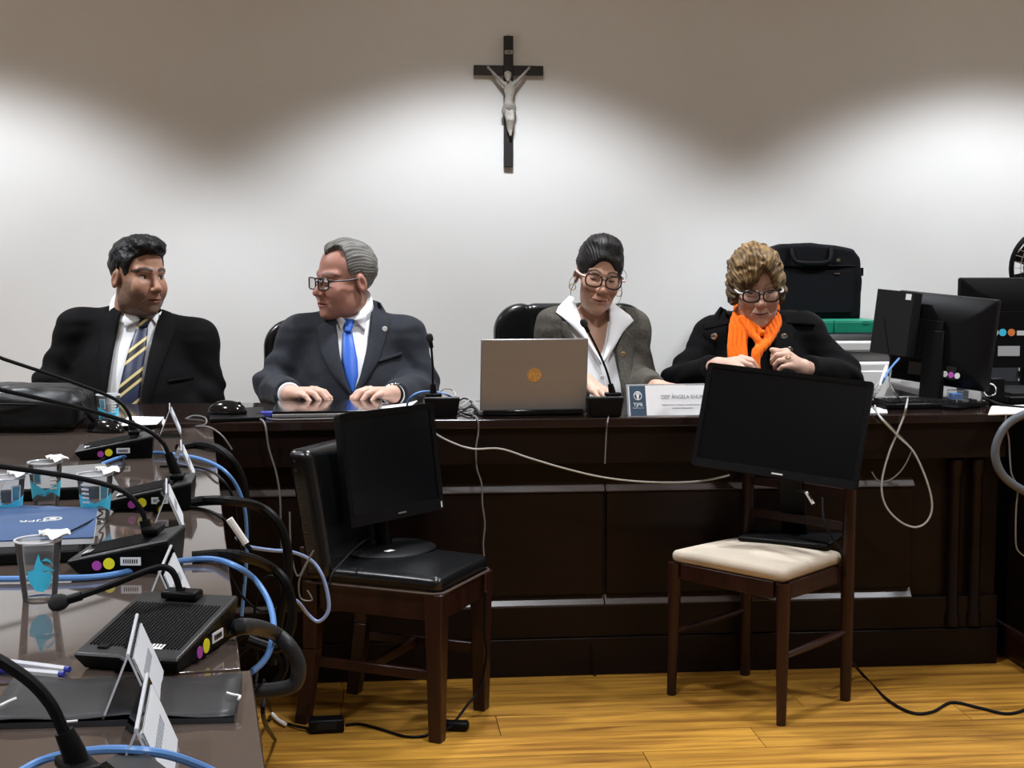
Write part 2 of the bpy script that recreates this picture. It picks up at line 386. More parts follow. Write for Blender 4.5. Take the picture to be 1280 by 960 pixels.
# ================================================================== SCULPTING: signed distances meshed with surface nets
f32 = np.float32
def V3(*a): return np.array(a, f32)
def sm(a, b, k):
    h = np.clip(0.5 + 0.5 * (b - a) / k, 0, 1); return b * (1 - h) + a * h - k * h * (1 - h)
def smx(a, b, k): return -sm(-a, -b, k)
def ell(p, c, r, R=None):
    q = p - np.asarray(c, f32)
    if R is not None: q = q @ np.asarray(R, f32)
    r = np.asarray(r, f32); k0 = np.sqrt(((q / r) ** 2).sum(1)) + 1e-6; k1 = np.sqrt(((q / (r * r)) ** 2).sum(1)) + 1e-6
    return k0 * (k0 - 1) / k1
def cone(p, a, b, ra, rb=None, flat=None):
    rb = ra if rb is None else rb; a = np.asarray(a, f32); b = np.asarray(b, f32); d = b - a
    h = np.clip(((p - a) @ d) / max(float(d @ d), 1e-9), 0, 1)
    q = p - a - h[:, None] * d
    return np.sqrt((q * q).sum(1)) - (ra + (rb - ra) * h)
def chain(p, pts, rs, k=0.0):
    d = None
    for i in range(len(pts) - 1):
        e = cone(p, pts[i], pts[i + 1], rs[i], rs[i + 1]); d = e if d is None else (sm(d, e, k) if k else np.minimum(d, e))
    return d
def sdpoly(x, y, poly):
    """signed distance to a 2-D polygon, negative inside"""
    poly = np.asarray(poly, f32); d = np.full(x.shape, 1e9, f32); s = np.ones(x.shape, f32); n = len(poly)
    for i in range(n):
        vi = poly[i]; vj = poly[i - 1]; ex, ey = vj - vi; wx = x - vi[0]; wy = y - vi[1]
        t = np.clip((wx * ex + wy * ey) / (ex * ex + ey * ey + 1e-12), 0, 1)
        bx = wx - ex * t; by = wy - ey * t; d = np.minimum(d, bx * bx + by * by)
        c1 = y >= vi[1]; c2 = y < vj[1]; c3 = ex * wy > ey * wx
        fl_ = (c1 & c2 & c3) | (~c1 & ~c2 & ~c3); s = np.where(fl_, -s, s)
    return s * np.sqrt(d)
_perm = rng.random((8, 3)).astype(f32)
_lat = rng.random((32, 32, 32)).astype(f32)
def vnoise(p):
    """smooth value noise in 0..1, lattice spacing 1"""
    i = np.floor(p).astype(np.int32); f = p - i; f = f * f * (3 - 2 * f); i &= 31; j = (i + 1) & 31
    x0, y0, z0 = i.T; x1, y1, z1 = j.T; fx, fy, fz = f.T
    L = _lat
    a = L[x0, y0, z0] * (1 - fx) + L[x1, y0, z0] * fx; b = L[x0, y1, z0] * (1 - fx) + L[x1, y1, z0] * fx
    c = L[x0, y0, z1] * (1 - fx) + L[x1, y0, z1] * fx; d = L[x0, y1, z1] * (1 - fx) + L[x1, y1, z1] * fx
    return (a * (1 - fy) + b * fy) * (1 - fz) + (c * (1 - fy) + d * fy) * fz
def nets(f, lo, hi, h):
    """surface nets over f<0; coarse pass first so only the band near the surface is evaluated finely"""
    lo = np.asarray(lo, f32); hi = np.asarray(hi, f32); K = 4
    n = (np.ceil((hi - lo) / (h * K)).astype(int) + 1); H = h * K
    g = np.stack(np.meshgrid(*[np.arange(k) for k in n], indexing='ij'), -1).reshape(-1, 3).astype(f32)
    c = f(lo + (g + 0.5) * H).reshape(n)
    act = np.abs(c) < H * 1.25
    N = n * K; val = np.repeat(np.repeat(np.repeat(np.where(c < 0, -1, 1).astype(f32), K, 0), K, 1), K, 2)
    am = np.repeat(np.repeat(np.repeat(act, K, 0), K, 1), K, 2)
    idx = np.argwhere(am)
    val[am] = f(lo + (idx.astype(f32) + 0.5) * h)
    val[0] = 1; val[-1] = 1; val[:, 0] = 1; val[:, -1] = 1; val[:, :, 0] = 1; val[:, :, -1] = 1
    s = val < 0
    cs = s[:-1, :-1, :-1].astype(np.int8)
    tot = sum(s[a:N[0] - 1 + a, b:N[1] - 1 + b, d:N[2] - 1 + d].astype(np.int8) for a in (0, 1) for b in (0, 1) for d in (0, 1))
    cell = (tot > 0) & (tot < 8); ci = np.argwhere(cell)
    cid = np.full(cell.shape, -1, np.int64); cid[cell] = np.arange(len(ci))
    acc = np.zeros((len(ci), 3), f32); cnt = np.zeros(len(ci), f32)
    corners = [(a, b, d) for a in (0, 1) for b in (0, 1) for d in (0, 1)]
    cv = {k: val[ci[:, 0] + k[0], ci[:, 1] + k[1], ci[:, 2] + k[2]] for k in corners}
    for k in corners:
        for ax in range(3):
            if k[ax] == 0:
                k2 = list(k); k2[ax] = 1; v0 = cv[k]; v1 = cv[tuple(k2)]; m = (v0 < 0) != (v1 < 0)
                t = np.where(m, v0 / np.where(m, v0 - v1, 1), 0); pt = np.tile(np.array(k, f32), (len(ci), 1)); pt[:, ax] += t
                acc += pt * m[:, None]; cnt += m
    vs = lo + (ci + acc / np.maximum(cnt, 1)[:, None] + 0.5) * h
    quads = []
    for ax in range(3):
        sl0 = [slice(None)] * 3; sl1 = [slice(None)] * 3; sl0[ax] = slice(0, -1); sl1[ax] = slice(1, None)
        ch = s[tuple(sl0)] != s[tuple(sl1)]; e = np.argwhere(ch); u, w = [(1, 2), (2, 0), (0, 1)][ax]
        e = e[(e[:, u] > 0) & (e[:, w] > 0) & (e[:, u] < N[u] - 1) & (e[:, w] < N[w] - 1)]
        neg = s[e[:, 0], e[:, 1], e[:, 2]]
        def at_(du, dw):
            q = e.copy(); q[:, u] -= du; q[:, w] -= dw; return cid[q[:, 0], q[:, 1], q[:, 2]]
        q = np.stack([at_(1, 1), at_(0, 1), at_(0, 0), at_(1, 0)], 1)
        q[~neg] = q[~neg][:, ::-1]; quads.append(q)
    q = np.concatenate(quads); return vs, q[(q >= 0).all(1)]
def mesh_np(name, parts, mats, parent=None, cols=None, smooth=True):
    """parts: list of (verts, quads); joined into one mesh; cols optional per-vertex rgb"""
    vs = np.concatenate([p[0] for p in parts]); off = np.cumsum([0] + [len(p[0]) for p in parts[:-1]])
    fs = np.concatenate([p[1] + o for p, o in zip(parts, off)])
    me = bpy.data.meshes.new(name); me.vertices.add(len(vs)); me.vertices.foreach_set('co', vs.astype(f32).ravel())
    me.loops.add(fs.size); me.loops.foreach_set('vertex_index', fs.astype(np.int32).ravel())
    me.polygons.add(len(fs)); me.polygons.foreach_set('loop_start', np.arange(0, fs.size, 4, dtype=np.int32))
    me.polygons.foreach_set('loop_total', np.full(len(fs), 4, np.int32))
    me.update(calc_edges=True); me.validate()
    if smooth: me.polygons.foreach_set('use_smooth', np.ones(len(me.polygons), bool))
    for m in (mats if isinstance(mats, (list, tuple)) else [mats]): me.materials.append(m)
    if cols is not None:
        a = me.color_attributes.new('Col', 'FLOAT_COLOR', 'POINT')
        a.data.foreach_set('color', np.concatenate([cols, np.ones((len(cols), 1), f32)], 1).astype(f32).ravel())
    o = bpy.data.objects.new(name, me); COL.objects.link(o)
    if parent is not None: o.parent = parent
    return o
def cast(f, xs, zs, y0=-0.7, y1=0.3):
    """first hit along +y of f for points (x, z)"""
    xs = np.asarray(xs, f32); zs = np.asarray(zs, f32); y = np.full(xs.shape, y0, f32)
    for _ in range(70):
        d = f(np.stack([xs, y, zs], 1)); y = np.minimum(y + np.clip(d, -0.02, 0.08) * 0.8, y1)
    return y
def loft(f, left, right, nu=8, nv=14, off=0.003, th=0.003, bulge=0.0, pad=0.0):
    """cloth patch between two (x, z) polylines laid on surface f, with thickness"""
    def res(pl):
        P = np.array(pl, float); L = np.r_[0, np.cumsum(np.hypot(*np.diff(P, axis=0).T))]; t = np.linspace(0, L[-1], nv)
        return np.stack([np.interp(t, L, P[:, 0]), np.interp(t, L, P[:, 1])], 1)
    a, b = res(left), res(right); u = np.linspace(0, 1, nu)
    G = a[:, None] * (1 - u[None, :, None]) + b[:, None] * u[None, :, None]
    X, Z = G[..., 0].ravel(), G[..., 1].ravel(); Y = cast(f, X, Z).reshape(nv, nu)
    bad = Y > .14
    for _ in range(40):
        if not bad.any() or bad.all(): break
        Yq = np.where(bad, np.nan, Y); P_ = np.pad(Yq, 1, constant_values=np.nan)
        st = np.stack([P_[:-2, 1:-1], P_[2:, 1:-1], P_[1:-1, :-2], P_[1:-1, 2:]]); ok = ~np.isnan(st)
        av = np.where(ok.any(0), np.nansum(st, 0) / np.maximum(ok.sum(0), 1), np.nan)
        fix = bad & ok.any(0); Y = np.where(fix, av + .006, Y); bad = bad & ~fix
    for _ in range(2):
        Yp = np.pad(Y, 1, mode='edge'); Y = (Yp[1:-1, 1:-1] * 2 + Yp[:-2, 1:-1] + Yp[2:, 1:-1] + Yp[1:-1, :-2] + Yp[1:-1, 2:]) / 6
    Y = Y - off - bulge * np.sin(np.pi * u)[None, :]
    fr = np.stack([G[..., 0], Y - th, G[..., 1]], -1).reshape(-1, 3); bk = np.stack([G[..., 0], Y + off * .6, G[..., 1]], -1).reshape(-1, 3)
    n = nu * nv; q = []
    for j in range(nv - 1):
        for i in range(nu - 1):
            k = j * nu + i; q.append((k, k + 1, k + nu + 1, k + nu)); q.append((n + k + nu, n + k + nu + 1, n + k + 1, n + k))
    for j in range(nv - 1):
        for i in (0, nu - 1):
            k = j * nu + i; r_ = (k, k + nu, n + k + nu, n + k); q.append(r_ if i == 0 else r_[::-1])
    for i in range(nu - 1):
        for j in (0, nv - 1):
            k = j * nu + i; r_ = (k + 1, k, n + k, n + k + 1); q.append(r_ if j == 0 else r_[::-1])
    return np.concatenate([fr, bk]).astype(f32), np.array(q, np.int64)

# ================================================================== PEOPLE
def head_f(p, P):
    jw = P.get('jw', 1.0); lid = P.get('lid', 0.0); fold = P.get('fold', 1.0); br = P.get('ridge', 1.0)
    fw = P.get('fw', 1.0); p = p * V3(1 / fw, 1, 1)
    X = np.abs(p[:, 0]); q = p.copy(); q[:, 0] = X                       # mirrored copy for paired features
    d = ell(p, (0, .012, .042), (.076, .096, .088))
    d = sm(d, ell(p, (0, -.028, -.03), (.061, .062, .085)), .03)
    d = sm(d, ell(p, (0, -.046, -.080), (.040 * jw, .040, .037)), .03)
    d = sm(d, ell(q, (.046 * jw * P.get('ja', 1.0), -.012, -.064), (.02, .036, .036)), .035)
    d = sm(d, ell(q, (.042, -.056, -.024), (.024, .026, .026)), .022)
    d = sm(d, cone(q, (.010, -.0835, .024), (.046, -.066, .028), .0085 * br, .009 * br), .016)
    d = smx(d, -ell(q, (.032, -.098, .006), (.021, .020, .0125)), .012)
    ns = P.get('nose', 1.0)
    d = sm(d, cone(p, (0, -.080, .014), (0, -.104 * ns, -.026), .0075, .0115), .012)
    d = sm(d, ell(p, (0, -.106 * ns, -.030), (.0125, .012, .011)), .006)
    d = sm(d, ell(q, (.0125, -.096, -.034), (.0085, .012, .0075)), .006)
    d = smx(d, -ell(q, (.0068, -.103, -.0405), (.0042, .006, .0035)), .003)
    d = sm(d, ell(p, (0, -.066, -.062), (.030, .026, .026)), .02)
    mw = P.get('mw', 1.0); qm = q.copy(); qm[:, 2] -= P.get('smile', .3) * .004 * np.minimum((q[:, 0] / .0255) ** 2, 1.5)
    d = sm(d, cone(qm, (0, -.0940, -.0625), (.0255 * mw, -.0865, -.0652), .0050, .0034), .005)
    d = sm(d, cone(qm, (0, -.0920, -.0725), (.021 * mw, -.0865, -.0685), .0060, .0038), .005)
    d = smx(d, -ell(qm, (0, -.0975, -.0672), (.0275 * mw, .0130, .0018)), .0025)
    d = smx(d, -cone(q, (.017, -.0925, -.034), (.034, -.0785, -.066), .0022 * fold, .0012 * fold), .008)
    d = sm(d, ell(q, (.040, -.058, -.040), (.020 * fold, .020 * fold, .024 * fold)), .02)
    d = sm(d, ell(p, (0, -.076, -.102), (.020, .017, .015)), .018)
    # eyes
    e = np.array((.0315, -.0655, .006), f32); er = np.sqrt(((q - e) ** 2).sum(1))
    d = np.minimum(d, er - .0132)
    zl = .006 + .0062 * (1 - lid) - .0062 * lid
    lidd = er - .0150
    d = sm(d, np.maximum(lidd, zl - p[:, 2]), .003)
    d = sm(d, np.maximum(lidd, p[:, 2] - (-.0015)), .003)
    d = np.minimum(d, np.where(False, d, d))
    # ears
    ca, sa = math.cos(.25), math.sin(.25)
    R = np.array([[1, 0, 0], [0, ca, -sa], [0, sa, ca]], f32)
    ear = ell(q, (.078, .014, -.004), (.009, .019, .031), R)
    ear = smx(ear, -ell(q, (.089, .010, -.002), (.008, .011, .019), R), .004)
    d = sm(d, ear, .008)
    return d
BROW = [(.014, .0295), (.030, .0345), (.046, .032), (.056, .025)]
def seg2(x, z, pl):
    d = np.full(x.shape, 9., f32)
    for a, b in zip(pl[:-1], pl[1:]):
        a = np.array(a, f32); b = np.array(b, f32); e = b - a; t = np.clip(((x - a[0]) * e[0] + (z - a[1]) * e[1]) / (e @ e), 0, 1)
        d = np.minimum(d, np.hypot(x - a[0] - t * e[0], z - a[1] - t * e[1]))
    return d
def head_cols(p, P, skin):
    p = p * V3(1 / P.get('fw', 1.0), 1, 1); q = p.copy(); q[:, 0] = np.abs(q[:, 0]); x, y, z = q.T
    c = np.tile(np.array(skin, f32), (len(p), 1)) * (1 + .14 * (vnoise(p * 55) - .5))[:, None]
    def mix(m, col): 
        m = np.clip(m, 0, 1)[:, None]; return c * (1 - m) + np.array(col, f32) * m
    front = y < -.045
    c = mix(.22 * np.exp(-(((x - .042) / .02) ** 2 + ((z + .03) / .02) ** 2)) * front, (skin[0] * 1.05, skin[1] * .62, skin[2] * .6))
    c = mix(.25 * np.exp(-((x / .014) ** 2 + ((z + .03) / .014) ** 2)) * front, (skin[0] * 1.05, skin[1] * .65, skin[2] * .62))
    if 'stubble' in P:
        band = np.clip((-z - .030) / .018, 0, 1) * (y < .015) * np.clip((z + .15) / .01, 0, 1)
        side = np.clip((x - .052) / .012, 0, 1) * np.clip((-z + .005) / .02, 0, 1) * (y > -.06) * (y < .0)
        band = np.maximum(band * np.clip((np.hypot(x / 1.25, z + .038) - .018) / .012, 0, 1), side)
        c = mix(P['stubble'] * band * (.75 + .5 * vnoise(p * 260)), (.05, .038, .032))
    mw = P.get('mw', 1.0); qm = q.copy(); qm[:, 2] -= P.get('smile', .3) * .004 * np.minimum((x / .0255) ** 2, 1.5); lips = np.minimum(cone(qm, (0, -.0940, -.0625), (.0255 * mw, -.0865, -.0652), .0050, .0034), cone(qm, (0, -.0920, -.0725), (.021 * mw, -.0865, -.0685), .0060, .0038))
    c = mix(np.clip(1 - (lips - .0006) / .0018, 0, 1) * .8 * front, P.get('lip', (skin[0] * .78, skin[1] * .5, skin[2] * .48)))
    c = mix(np.clip(1 - np.abs(qm[:, 2] + .0672) / .0016, 0, 1) * (x < .0265 * mw) * (y < -.07) * .85, (skin[0] * .22, skin[1] * .14, skin[2] * .13))
    b = seg2(x, z, BROW); c = mix(np.clip((P.get('browt', .0058) - b) / .002, 0, 1) * P.get('browk', .9) * front, P.get('brow', (.02, .015, .012)))
    e = np.array((.0315, -.0655, .006), f32); er = np.sqrt(((q - e) ** 2).sum(1)); eye = (er < .0140) & (y < -.068)
    c[eye] = (.55, .52, .48)
    g = np.array(P.get('gaze', (0, -1, 0)), f32); g /= np.linalg.norm(g)
    for sgn in (-1, 1):
        ec = np.array((.0315 * sgn, -.0655, .006), f32); v = (p - ec); v /= (np.linalg.norm(v, axis=1)[:, None] + 1e-6); cs = v @ g
        c[eye & (p[:, 0] * sgn > 0) & (cs > .86)] = (.03, .018, .012)
    lash = (np.abs(er - .0148) < .0018) & (np.abs(z - (.006 + .0062 * (1 - P.get('lid', 0)) - .0062 * P.get('lid', 0))) < .0021) & (y < -.068)
    c[lash] = (.03, .02, .018)
    return c
def hand_f(w, f, n, s, curl=(20, 30, 20), hs=1.0, spread=5, thumb=1.0):
    w = np.array(w, f32); f = np.array(f, float); f /= np.linalg.norm(f); n = np.array(n, float); n -= f * (n @ f); n /= np.linalg.norm(n); t = s * np.cross(n, f)
    K = []; fingers = []
    for lat, fl, up, ln, sp in ((.030, .086, -.001, .074, 1.2), (.0105, .090, .003, .082, .4), (-.0105, .087, .002, .076, -.4), (-.029, .079, -.003, .060, -1.3)):
        k = w + (f * fl + t * lat + n * up) * hs; K.append(k)
        a = math.radians(spread * sp); d = f * math.cos(a) + t * math.sin(a); nn = n.copy(); pts = [k]
        for ang, fr in zip(curl, (.45, .31, .24)):
            r = math.radians(ang); d, nn = d * math.cos(r) - nn * math.sin(r), nn * math.cos(r) + d * math.sin(r); pts.append(pts[-1] + d * ln * fr * hs)
        fingers.append(pts)
    b = w + (f * .028 + t * .024 - n * .006) * hs
    u = lambda v: v / np.linalg.norm(v)
    th = [b, b + u(f * .75 + t * .62 * thumb - n * .25) * .040 * hs]
    th.append(th[-1] + u(f * .95 + t * .2 * thumb - n * .3) * .033 * hs); th.append(th[-1] + u(f - t * .05 - n * .35) * .026 * hs)
    def g(p):
        d = None
        for k, r in zip(K, (.0118, .0122, .0118, .0108)):
            e = cone(p, w + (f * .008) + (k - w) * .02, k - n * .004 * hs, .0175 * hs, r * hs); d = e if d is None else sm(d, e, .012)
        for pts, r in zip(fingers, (.0092, .0096, .0091, .0080)):
            d = sm(d, chain(p, pts, np.array((1.06, 1.0, .92, .78)) * r * hs), .005)
        d = sm(d, chain(p, th, np.array((.0135, .0112, .0102, .0085)) * hs), .009)
        return d
    pts = np.array([w] + K + [x for fg in fingers for x in fg] + th)
    tips = [fg[-1] for fg in fingers]
    return g, pts, tips
def tube_np(pts, r, n=8, closed=False, sub=6):
    m = MB(); m.tube(pts, r, n, closed, sub=sub); return m
SKINMAT = vcol('skin', 0.48, 0.35, bump=0.05, bscale=260)
HAIRMAT = vcol('hair', 0.52, 0.3, bump=.5, bscale=220)

def person(c):
    Y0 = c['Y0']; rp = pY(c['px0'], 500, Y0); root_loc = Vector((rp.x, Y0, 0))
    root = thing('person', c['label'], 'person', root_loc)
    Wd = lambda a: np.array(pY(a[0], a[1], Y0 + a[2]) - root_loc, f32)
    bear = math.degrees(math.atan2(rp.x, Y0))
    W2 = lambda l, dy=-.12: [tuple(Wd((a[0], a[1], dy))[[0, 2]]) for a in l]
    hx, hy, hdy, yaw, pit, rol, hs = c['head']
    HM = Matrix.Translation(Vector(Wd((hx, hy, hdy)))) @ Matrix.Rotation(math.radians(yaw - bear), 4, 'Z') @ Matrix.Rotation(math.radians(pit), 4, 'X') @ Matrix.Rotation(math.radians(rol), 4, 'Y') @ Matrix.Scale(hs, 4)
    HI = np.array(HM.inverted(), f32); HA = np.array(HM, f32)
    toh = lambda p: p @ HI[:3, :3].T + HI[:3, 3]
    frh = lambda p: p @ HA[:3, :3].T + HA[:3, 3]
    nb = Wd(c['neck']); sh = [Wd(c['sh'][0]), Wd(c['sh'][1])]; el = [Wd(c['el'][0]), Wd(c['el'][1])]; wr = [Wd(c['wr'][0]), Wd(c['wr'][1])]
    mid = (sh[0] + sh[1]) / 2; hw = abs(sh[1][0] - sh[0][0]) / 2
    B = c.get('bulk', 1.0); fem = c.get('fem', 0)
    nk = c.get('neckr', .056); nt = frh(np.array([[0, .014, -.045]], f32))[0]
    def torso(p):
        d = ell(p, mid + V3(0, .005, -.15), (hw + .022, .125 * B, .23))
        d = sm(d, ell(p, (mid[0] * .6, -.005, .68), (hw * .98 + .01, .145 * B, .25)), .06)
        d = sm(d, ell(p, (0, .03, .48), (hw + .01, .15, .13)), .06)
        d = sm(d, cone(p, sh[0], nb - V3(0, -.005, .035), .060, .064), .05)
        d = sm(d, cone(p, sh[1], nb - V3(0, -.005, .035), .060, .064), .05)
        pk = c.get('pad', .024)
        for i, s_ in ((0, -1), (1, 1)): d = sm(d, ell(p, sh[i] + V3(s_ * -.006, .0, pk), (.046, .056, .020)), .03)
        if fem:
            for s_ in (-1, 1): d = sm(d, ell(p, mid + V3(s_ * .075, -.095, -.20), (.066, .058, .066)), .05)
        return d
    ar = c.get('armr', (.064, .054, .040))
    def arms(p, k=1.0, cut=None):
        d = None
        for i in (0, 1):
            e = cone(p, sh[i], el[i], ar[0] * k, ar[1] * k); e = sm(e, cone(p, el[i], wr[i], ar[1] * k * .98, ar[2] * k), .02)
            if cut is not None:
                u = (wr[i] - el[i]); u = u / np.linalg.norm(u); e = smx(e, (p - wr[i]) @ u - cut, .006)
            d = e if d is None else np.minimum(d, e)
        return d
    def neckd(p): return sm(cone(p, nt, nb - V3(0, 0, .02), nk * .95, nk * 1.0), torso(p), c.get('nks', .012))
    P = c['face']; parts = []; cols = []
    # ---- body: head, neck, upper chest in fine detail; hands; hidden trunk and limbs coarse
    def fb(p): return sm(head_f(toh(p), P) * hs, neckd(p), .018)
    hc = Wd((hx, hy, hdy))
    lo = np.minimum(hc - V3(.135, .15, .16), nb - V3(.115, .16, c.get('chest', .12))); hi = np.maximum(hc + V3(.135, .15, .15), nb + V3(.115, .1, 0))
    v, q = nets(fb, lo, hi, .0022); hv = toh(v)
    parts.append((v, q)); cc = head_cols(hv, P, c['skin'])
    low = hv[:, 2] < -.13; cc[low] = np.array(c['skin'], f32) * .97; cols.append(cc)
    hinfo = []
    for i, h in enumerate(c.get('hands', [])):
        s = 1 if i == 0 else -1
        w_ = Wd(h['w']) if 'w' in h else wr[i]
        g, pts, tips = hand_f(w_, h['f'], h['n'], s, h.get('curl', (20, 30, 20)), h.get('hs', 1.0), h.get('spread', 5), h.get('thumb', 1.0))
        back = wr[i] + (el[i] - wr[i]) * .35
        fh = lambda p, g=g, w_=w_, back=back: sm(g(p), cone(p, w_, back, .0225, .030), .02)
        allp = np.concatenate([pts, back[None]]); 
        v, q = nets(fh, allp.min(0) - .03, allp.max(0) + .03, .0019); parts.append((v, q))
        hk = np.tile(np.array(c.get('handskin', c['skin']), f32), (len(v), 1)) * (1 + .12 * (vnoise(v * 90) - .5))[:, None]
        for tp in tips: hk[np.linalg.norm(v - tp, axis=1) < .0085] *= np.array((1.08, .92, .92), f32)
        cols.append(hk)
    def fc(p):
        d = sm(torso(p) + .012, arms(p, .62), .03)
        for s_ in (-1, 1):
            d = sm(d, chain(p, [V3(s_ * .10, .02, .47), V3(s_ * .13, -.36, .46), V3(s_ * .13, -.36, .08)], (.075, .055, .036)), .03)
            d = sm(d, cone(p, V3(s_ * .13, -.34, .045), V3(s_ * .14, -.48, .03), .034, .028), .02)
        return d
    ex = np.stack([sh[0], sh[1], el[0], el[1], wr[0], wr[1]]); lo2 = np.minimum(ex.min(0) - .09, V3(-.25, -.55, .0)); hi2 = np.maximum(ex.max(0) + .09, V3(.25, .22, .6))
    v, q = nets(fc, lo2, hi2, .014); parts.append((v, q)); cols.append(np.tile(np.array(c['skin'], f32), (len(v), 1)))
    mesh_np('body', parts, SKINMAT, root, np.concatenate(cols))
    # ---- trousers
    def ftr(p):
        d = ell(p, (0, .03, .485), (hw + .022, .165, .12))
        for s_ in (-1, 1): d = sm(d, chain(p, [V3(s_ * .10, .02, .47), V3(s_ * .13, -.36, .46), V3(s_ * .13, -.36, .10)], (.092, .072, .06)), .03)
        return np.maximum(d, .095 - p[:, 2])
    v, q = nets(ftr, V3(-.3, -.52, .05), V3(.3, .25, .66), .013); mesh_np('trousers', [(v, q)], c['trousers'], root)
    for s_ in (-1, 1):
        fs_ = lambda p, s_=s_: np.maximum(sm(cone(p, V3(s_ * .13, -.34, .05), V3(s_ * .14, -.50, .032), .05, .04), ell(p, (s_ * .13, -.34, .08), (.05, .055, .06)), .02), .004 - p[:, 2])
        mesh_np('shoe', [nets(fs_, V3(s_ * .13 - .1, -.6, -.02), V3(s_ * .13 + .1, -.2, .18), .010)], M['plasticgl'], root)
    # ---- jacket
    Vp = W2(c['V']); jo = c.get('joff', .016)
    def jbase(p): return torso(p) - jo
    def fj(p):
        wr_ = .007 * (vnoise(p * np.array((9, 9, 15), f32) + 3) - .5) + .0035 * (vnoise(p * np.array((24, 24, 34), f32)) - .5)
        a = arms(p, 1.0, c.get('cut', -.012)) - .002
        for i in (0, 1):
            near = np.exp(-(np.sqrt(((p - el[i]) ** 2).sum(1)) / .12) ** 2)
            a = a - .008 * near * np.sin((p - el[i]) @ V3(40, 30, 62) + 4 * vnoise(p * 14))
        jb_ = jbase(p); d = sm(jb_, a, .038) - wr_
        sl = np.clip((jb_ - a) / .02, 0, 1); d = d - sl * .0035 * (vnoise(p * np.array((13, 13, 34), f32) + 1.5 * vnoise(p * 9)[:, None]) - .5)
        v_ = np.maximum(sdpoly(p[:, 0], p[:, 2], Vp), p[:, 1] - c.get('Vdepth', .0))
        d = smx(d, -v_, .004)
        d = smx(d, -(cone(p, nb - V3(0, .0, .03), nt, nk + .010, nk + .022)), .006)
        return np.maximum(d, c.get('hem', .47) - p[:, 2])
    v, q = nets(fj, np.minimum(ex.min(0) - .12, V3(-.32, -.3, .44)), np.maximum(ex.max(0) + .12, V3(.32, .26, .6)), .0062)
    mesh_np('jacket', [(v, q)], c['jacket'], root)
    def jcol(p):
        h = (p[:, 2] - nb[2]) - np.minimum(p[:, 1] - nb[1], .03) * .75
        d = cone(p, nb - V3(0, 0, .05), nt, nk + .040, nk + .020)
        d = np.maximum(np.maximum(d, h - c.get('jch', .034)), -.05 - h); d = smx(d, -cone(p, nb - V3(0, 0, .06), nt, nk + .020, nk + .012), .003)
        return smx(d, -np.maximum(sdpoly(p[:, 0], p[:, 2], Vp), p[:, 1] - nb[1] - .0), .003)
    v, q = nets(jcol, nb - V3(.16, .14, .10), nb + V3(.16, .16, .14), .0042); mesh_np('jacket_collar', [(v, q)], c['jacket'], root)
    # ---- shirt
    if 'skinV' in c: SV = W2(c['skinV'])
    big = W2(c['Vshirt']) if 'Vshirt' in c else None
    def fs(p):
        d = torso(p) - .005 - .003 * (vnoise(p * np.array((16, 16, 10), f32)) - .5)
        d = np.maximum(d, sdpoly(p[:, 0], p[:, 2], Vp) - .035); d = np.maximum(d, p[:, 1] - .02)
        if 'skinV' in c: d = smx(d, -sdpoly(p[:, 0], p[:, 2], SV), .004)
        d = np.maximum(d, p[:, 2] - (nb[2] + .012))
        return smx(d, -(cone(p, nb - V3(0, 0, .05), nt, nk - .012, nk - .012)), .004)
    VV = np.array(Vp); v, q = nets(fs, V3(VV[:, 0].min() - .06, -.26, max(VV[:, 1].min() - .06, .6)), V3(VV[:, 0].max() + .06, .05, VV[:, 1].max() + .05), .0042)
    mesh_np('shirt', [(v, q)], c['shirt'], root)
    ts = lambda p: torso(p) - .005
    if 'band' in c:
        up_ = nt - nb; up_ = up_ / np.linalg.norm(up_)
        def fcol(p):
            d = cone(p, nb - V3(0, 0, .05), nt, nk * 1.06 + .009, nk + .014); tilt = c['band']
            pl = (p - nb) @ V3(0, -math.sin(tilt), math.cos(tilt)).astype(f32) * 1.0
            h = (p[:, 2] - nb[2]) - np.minimum(p[:, 1] - nb[1], .02) * 1.0
            return np.maximum(np.maximum(d, h - c.get('bandh', .095)), -.045 - h)
        v, q = nets(fcol, nb - V3(.11, .12, .09), nb + V3(.11, .12, .12), .003); mesh_np('collar_band', [(v, q)], c['shirt'], root)
        tsc = lambda p: np.minimum(torso(p) - .006, fcol(p) - .001)
    else: tsc = lambda p: sm(torso(p) - .006, cone(p, nb - V3(0, 0, .05), nt, nk * 1.06, nk), .02)
    for fl in c.get('flaps', []):
        v, q = loft(tsc if not fl.get('out') else (lambda p: sm(jbase(p), tsc(p), .02)), W2(fl['a']), W2(fl['b']), 9, 12, fl.get('off', .006), .0025, fl.get('bulge', .002)); mesh_np('collar', [(v, q)], c['shirt'], root)
    for lp in c.get('lapels', []):
        v, q = loft(jbase, W2(lp['a']), W2(lp['b']), 10, 26, lp.get('off', .006), .004, lp.get('bulge', .003)); mesh_np('lapel', [(v, q)], lp.get('m', c.get('lapelmat', c['jacket'])), root)
    for pk in c.get('pockets', []):
        v, q = loft(jbase, W2(pk['a']), W2(pk['b']), 8, 4, .006, .003); mesh_np('pocket_welt', [(v, q)], c['jacket'], root)
    if 'tie' in c:
        t = c['tie']
        v, q = loft(ts, W2(t['kl']), W2(t['kr']), 9, 6, .014, .004, .006); k = mesh_np('tie_knot', [(v, q)], t['m'], root)
        v, q = loft(ts, W2(t['l']), W2(t['r']), 9, 24, .008, .003, .004); mesh_np('tie', [(v, q)], t['m'], root)
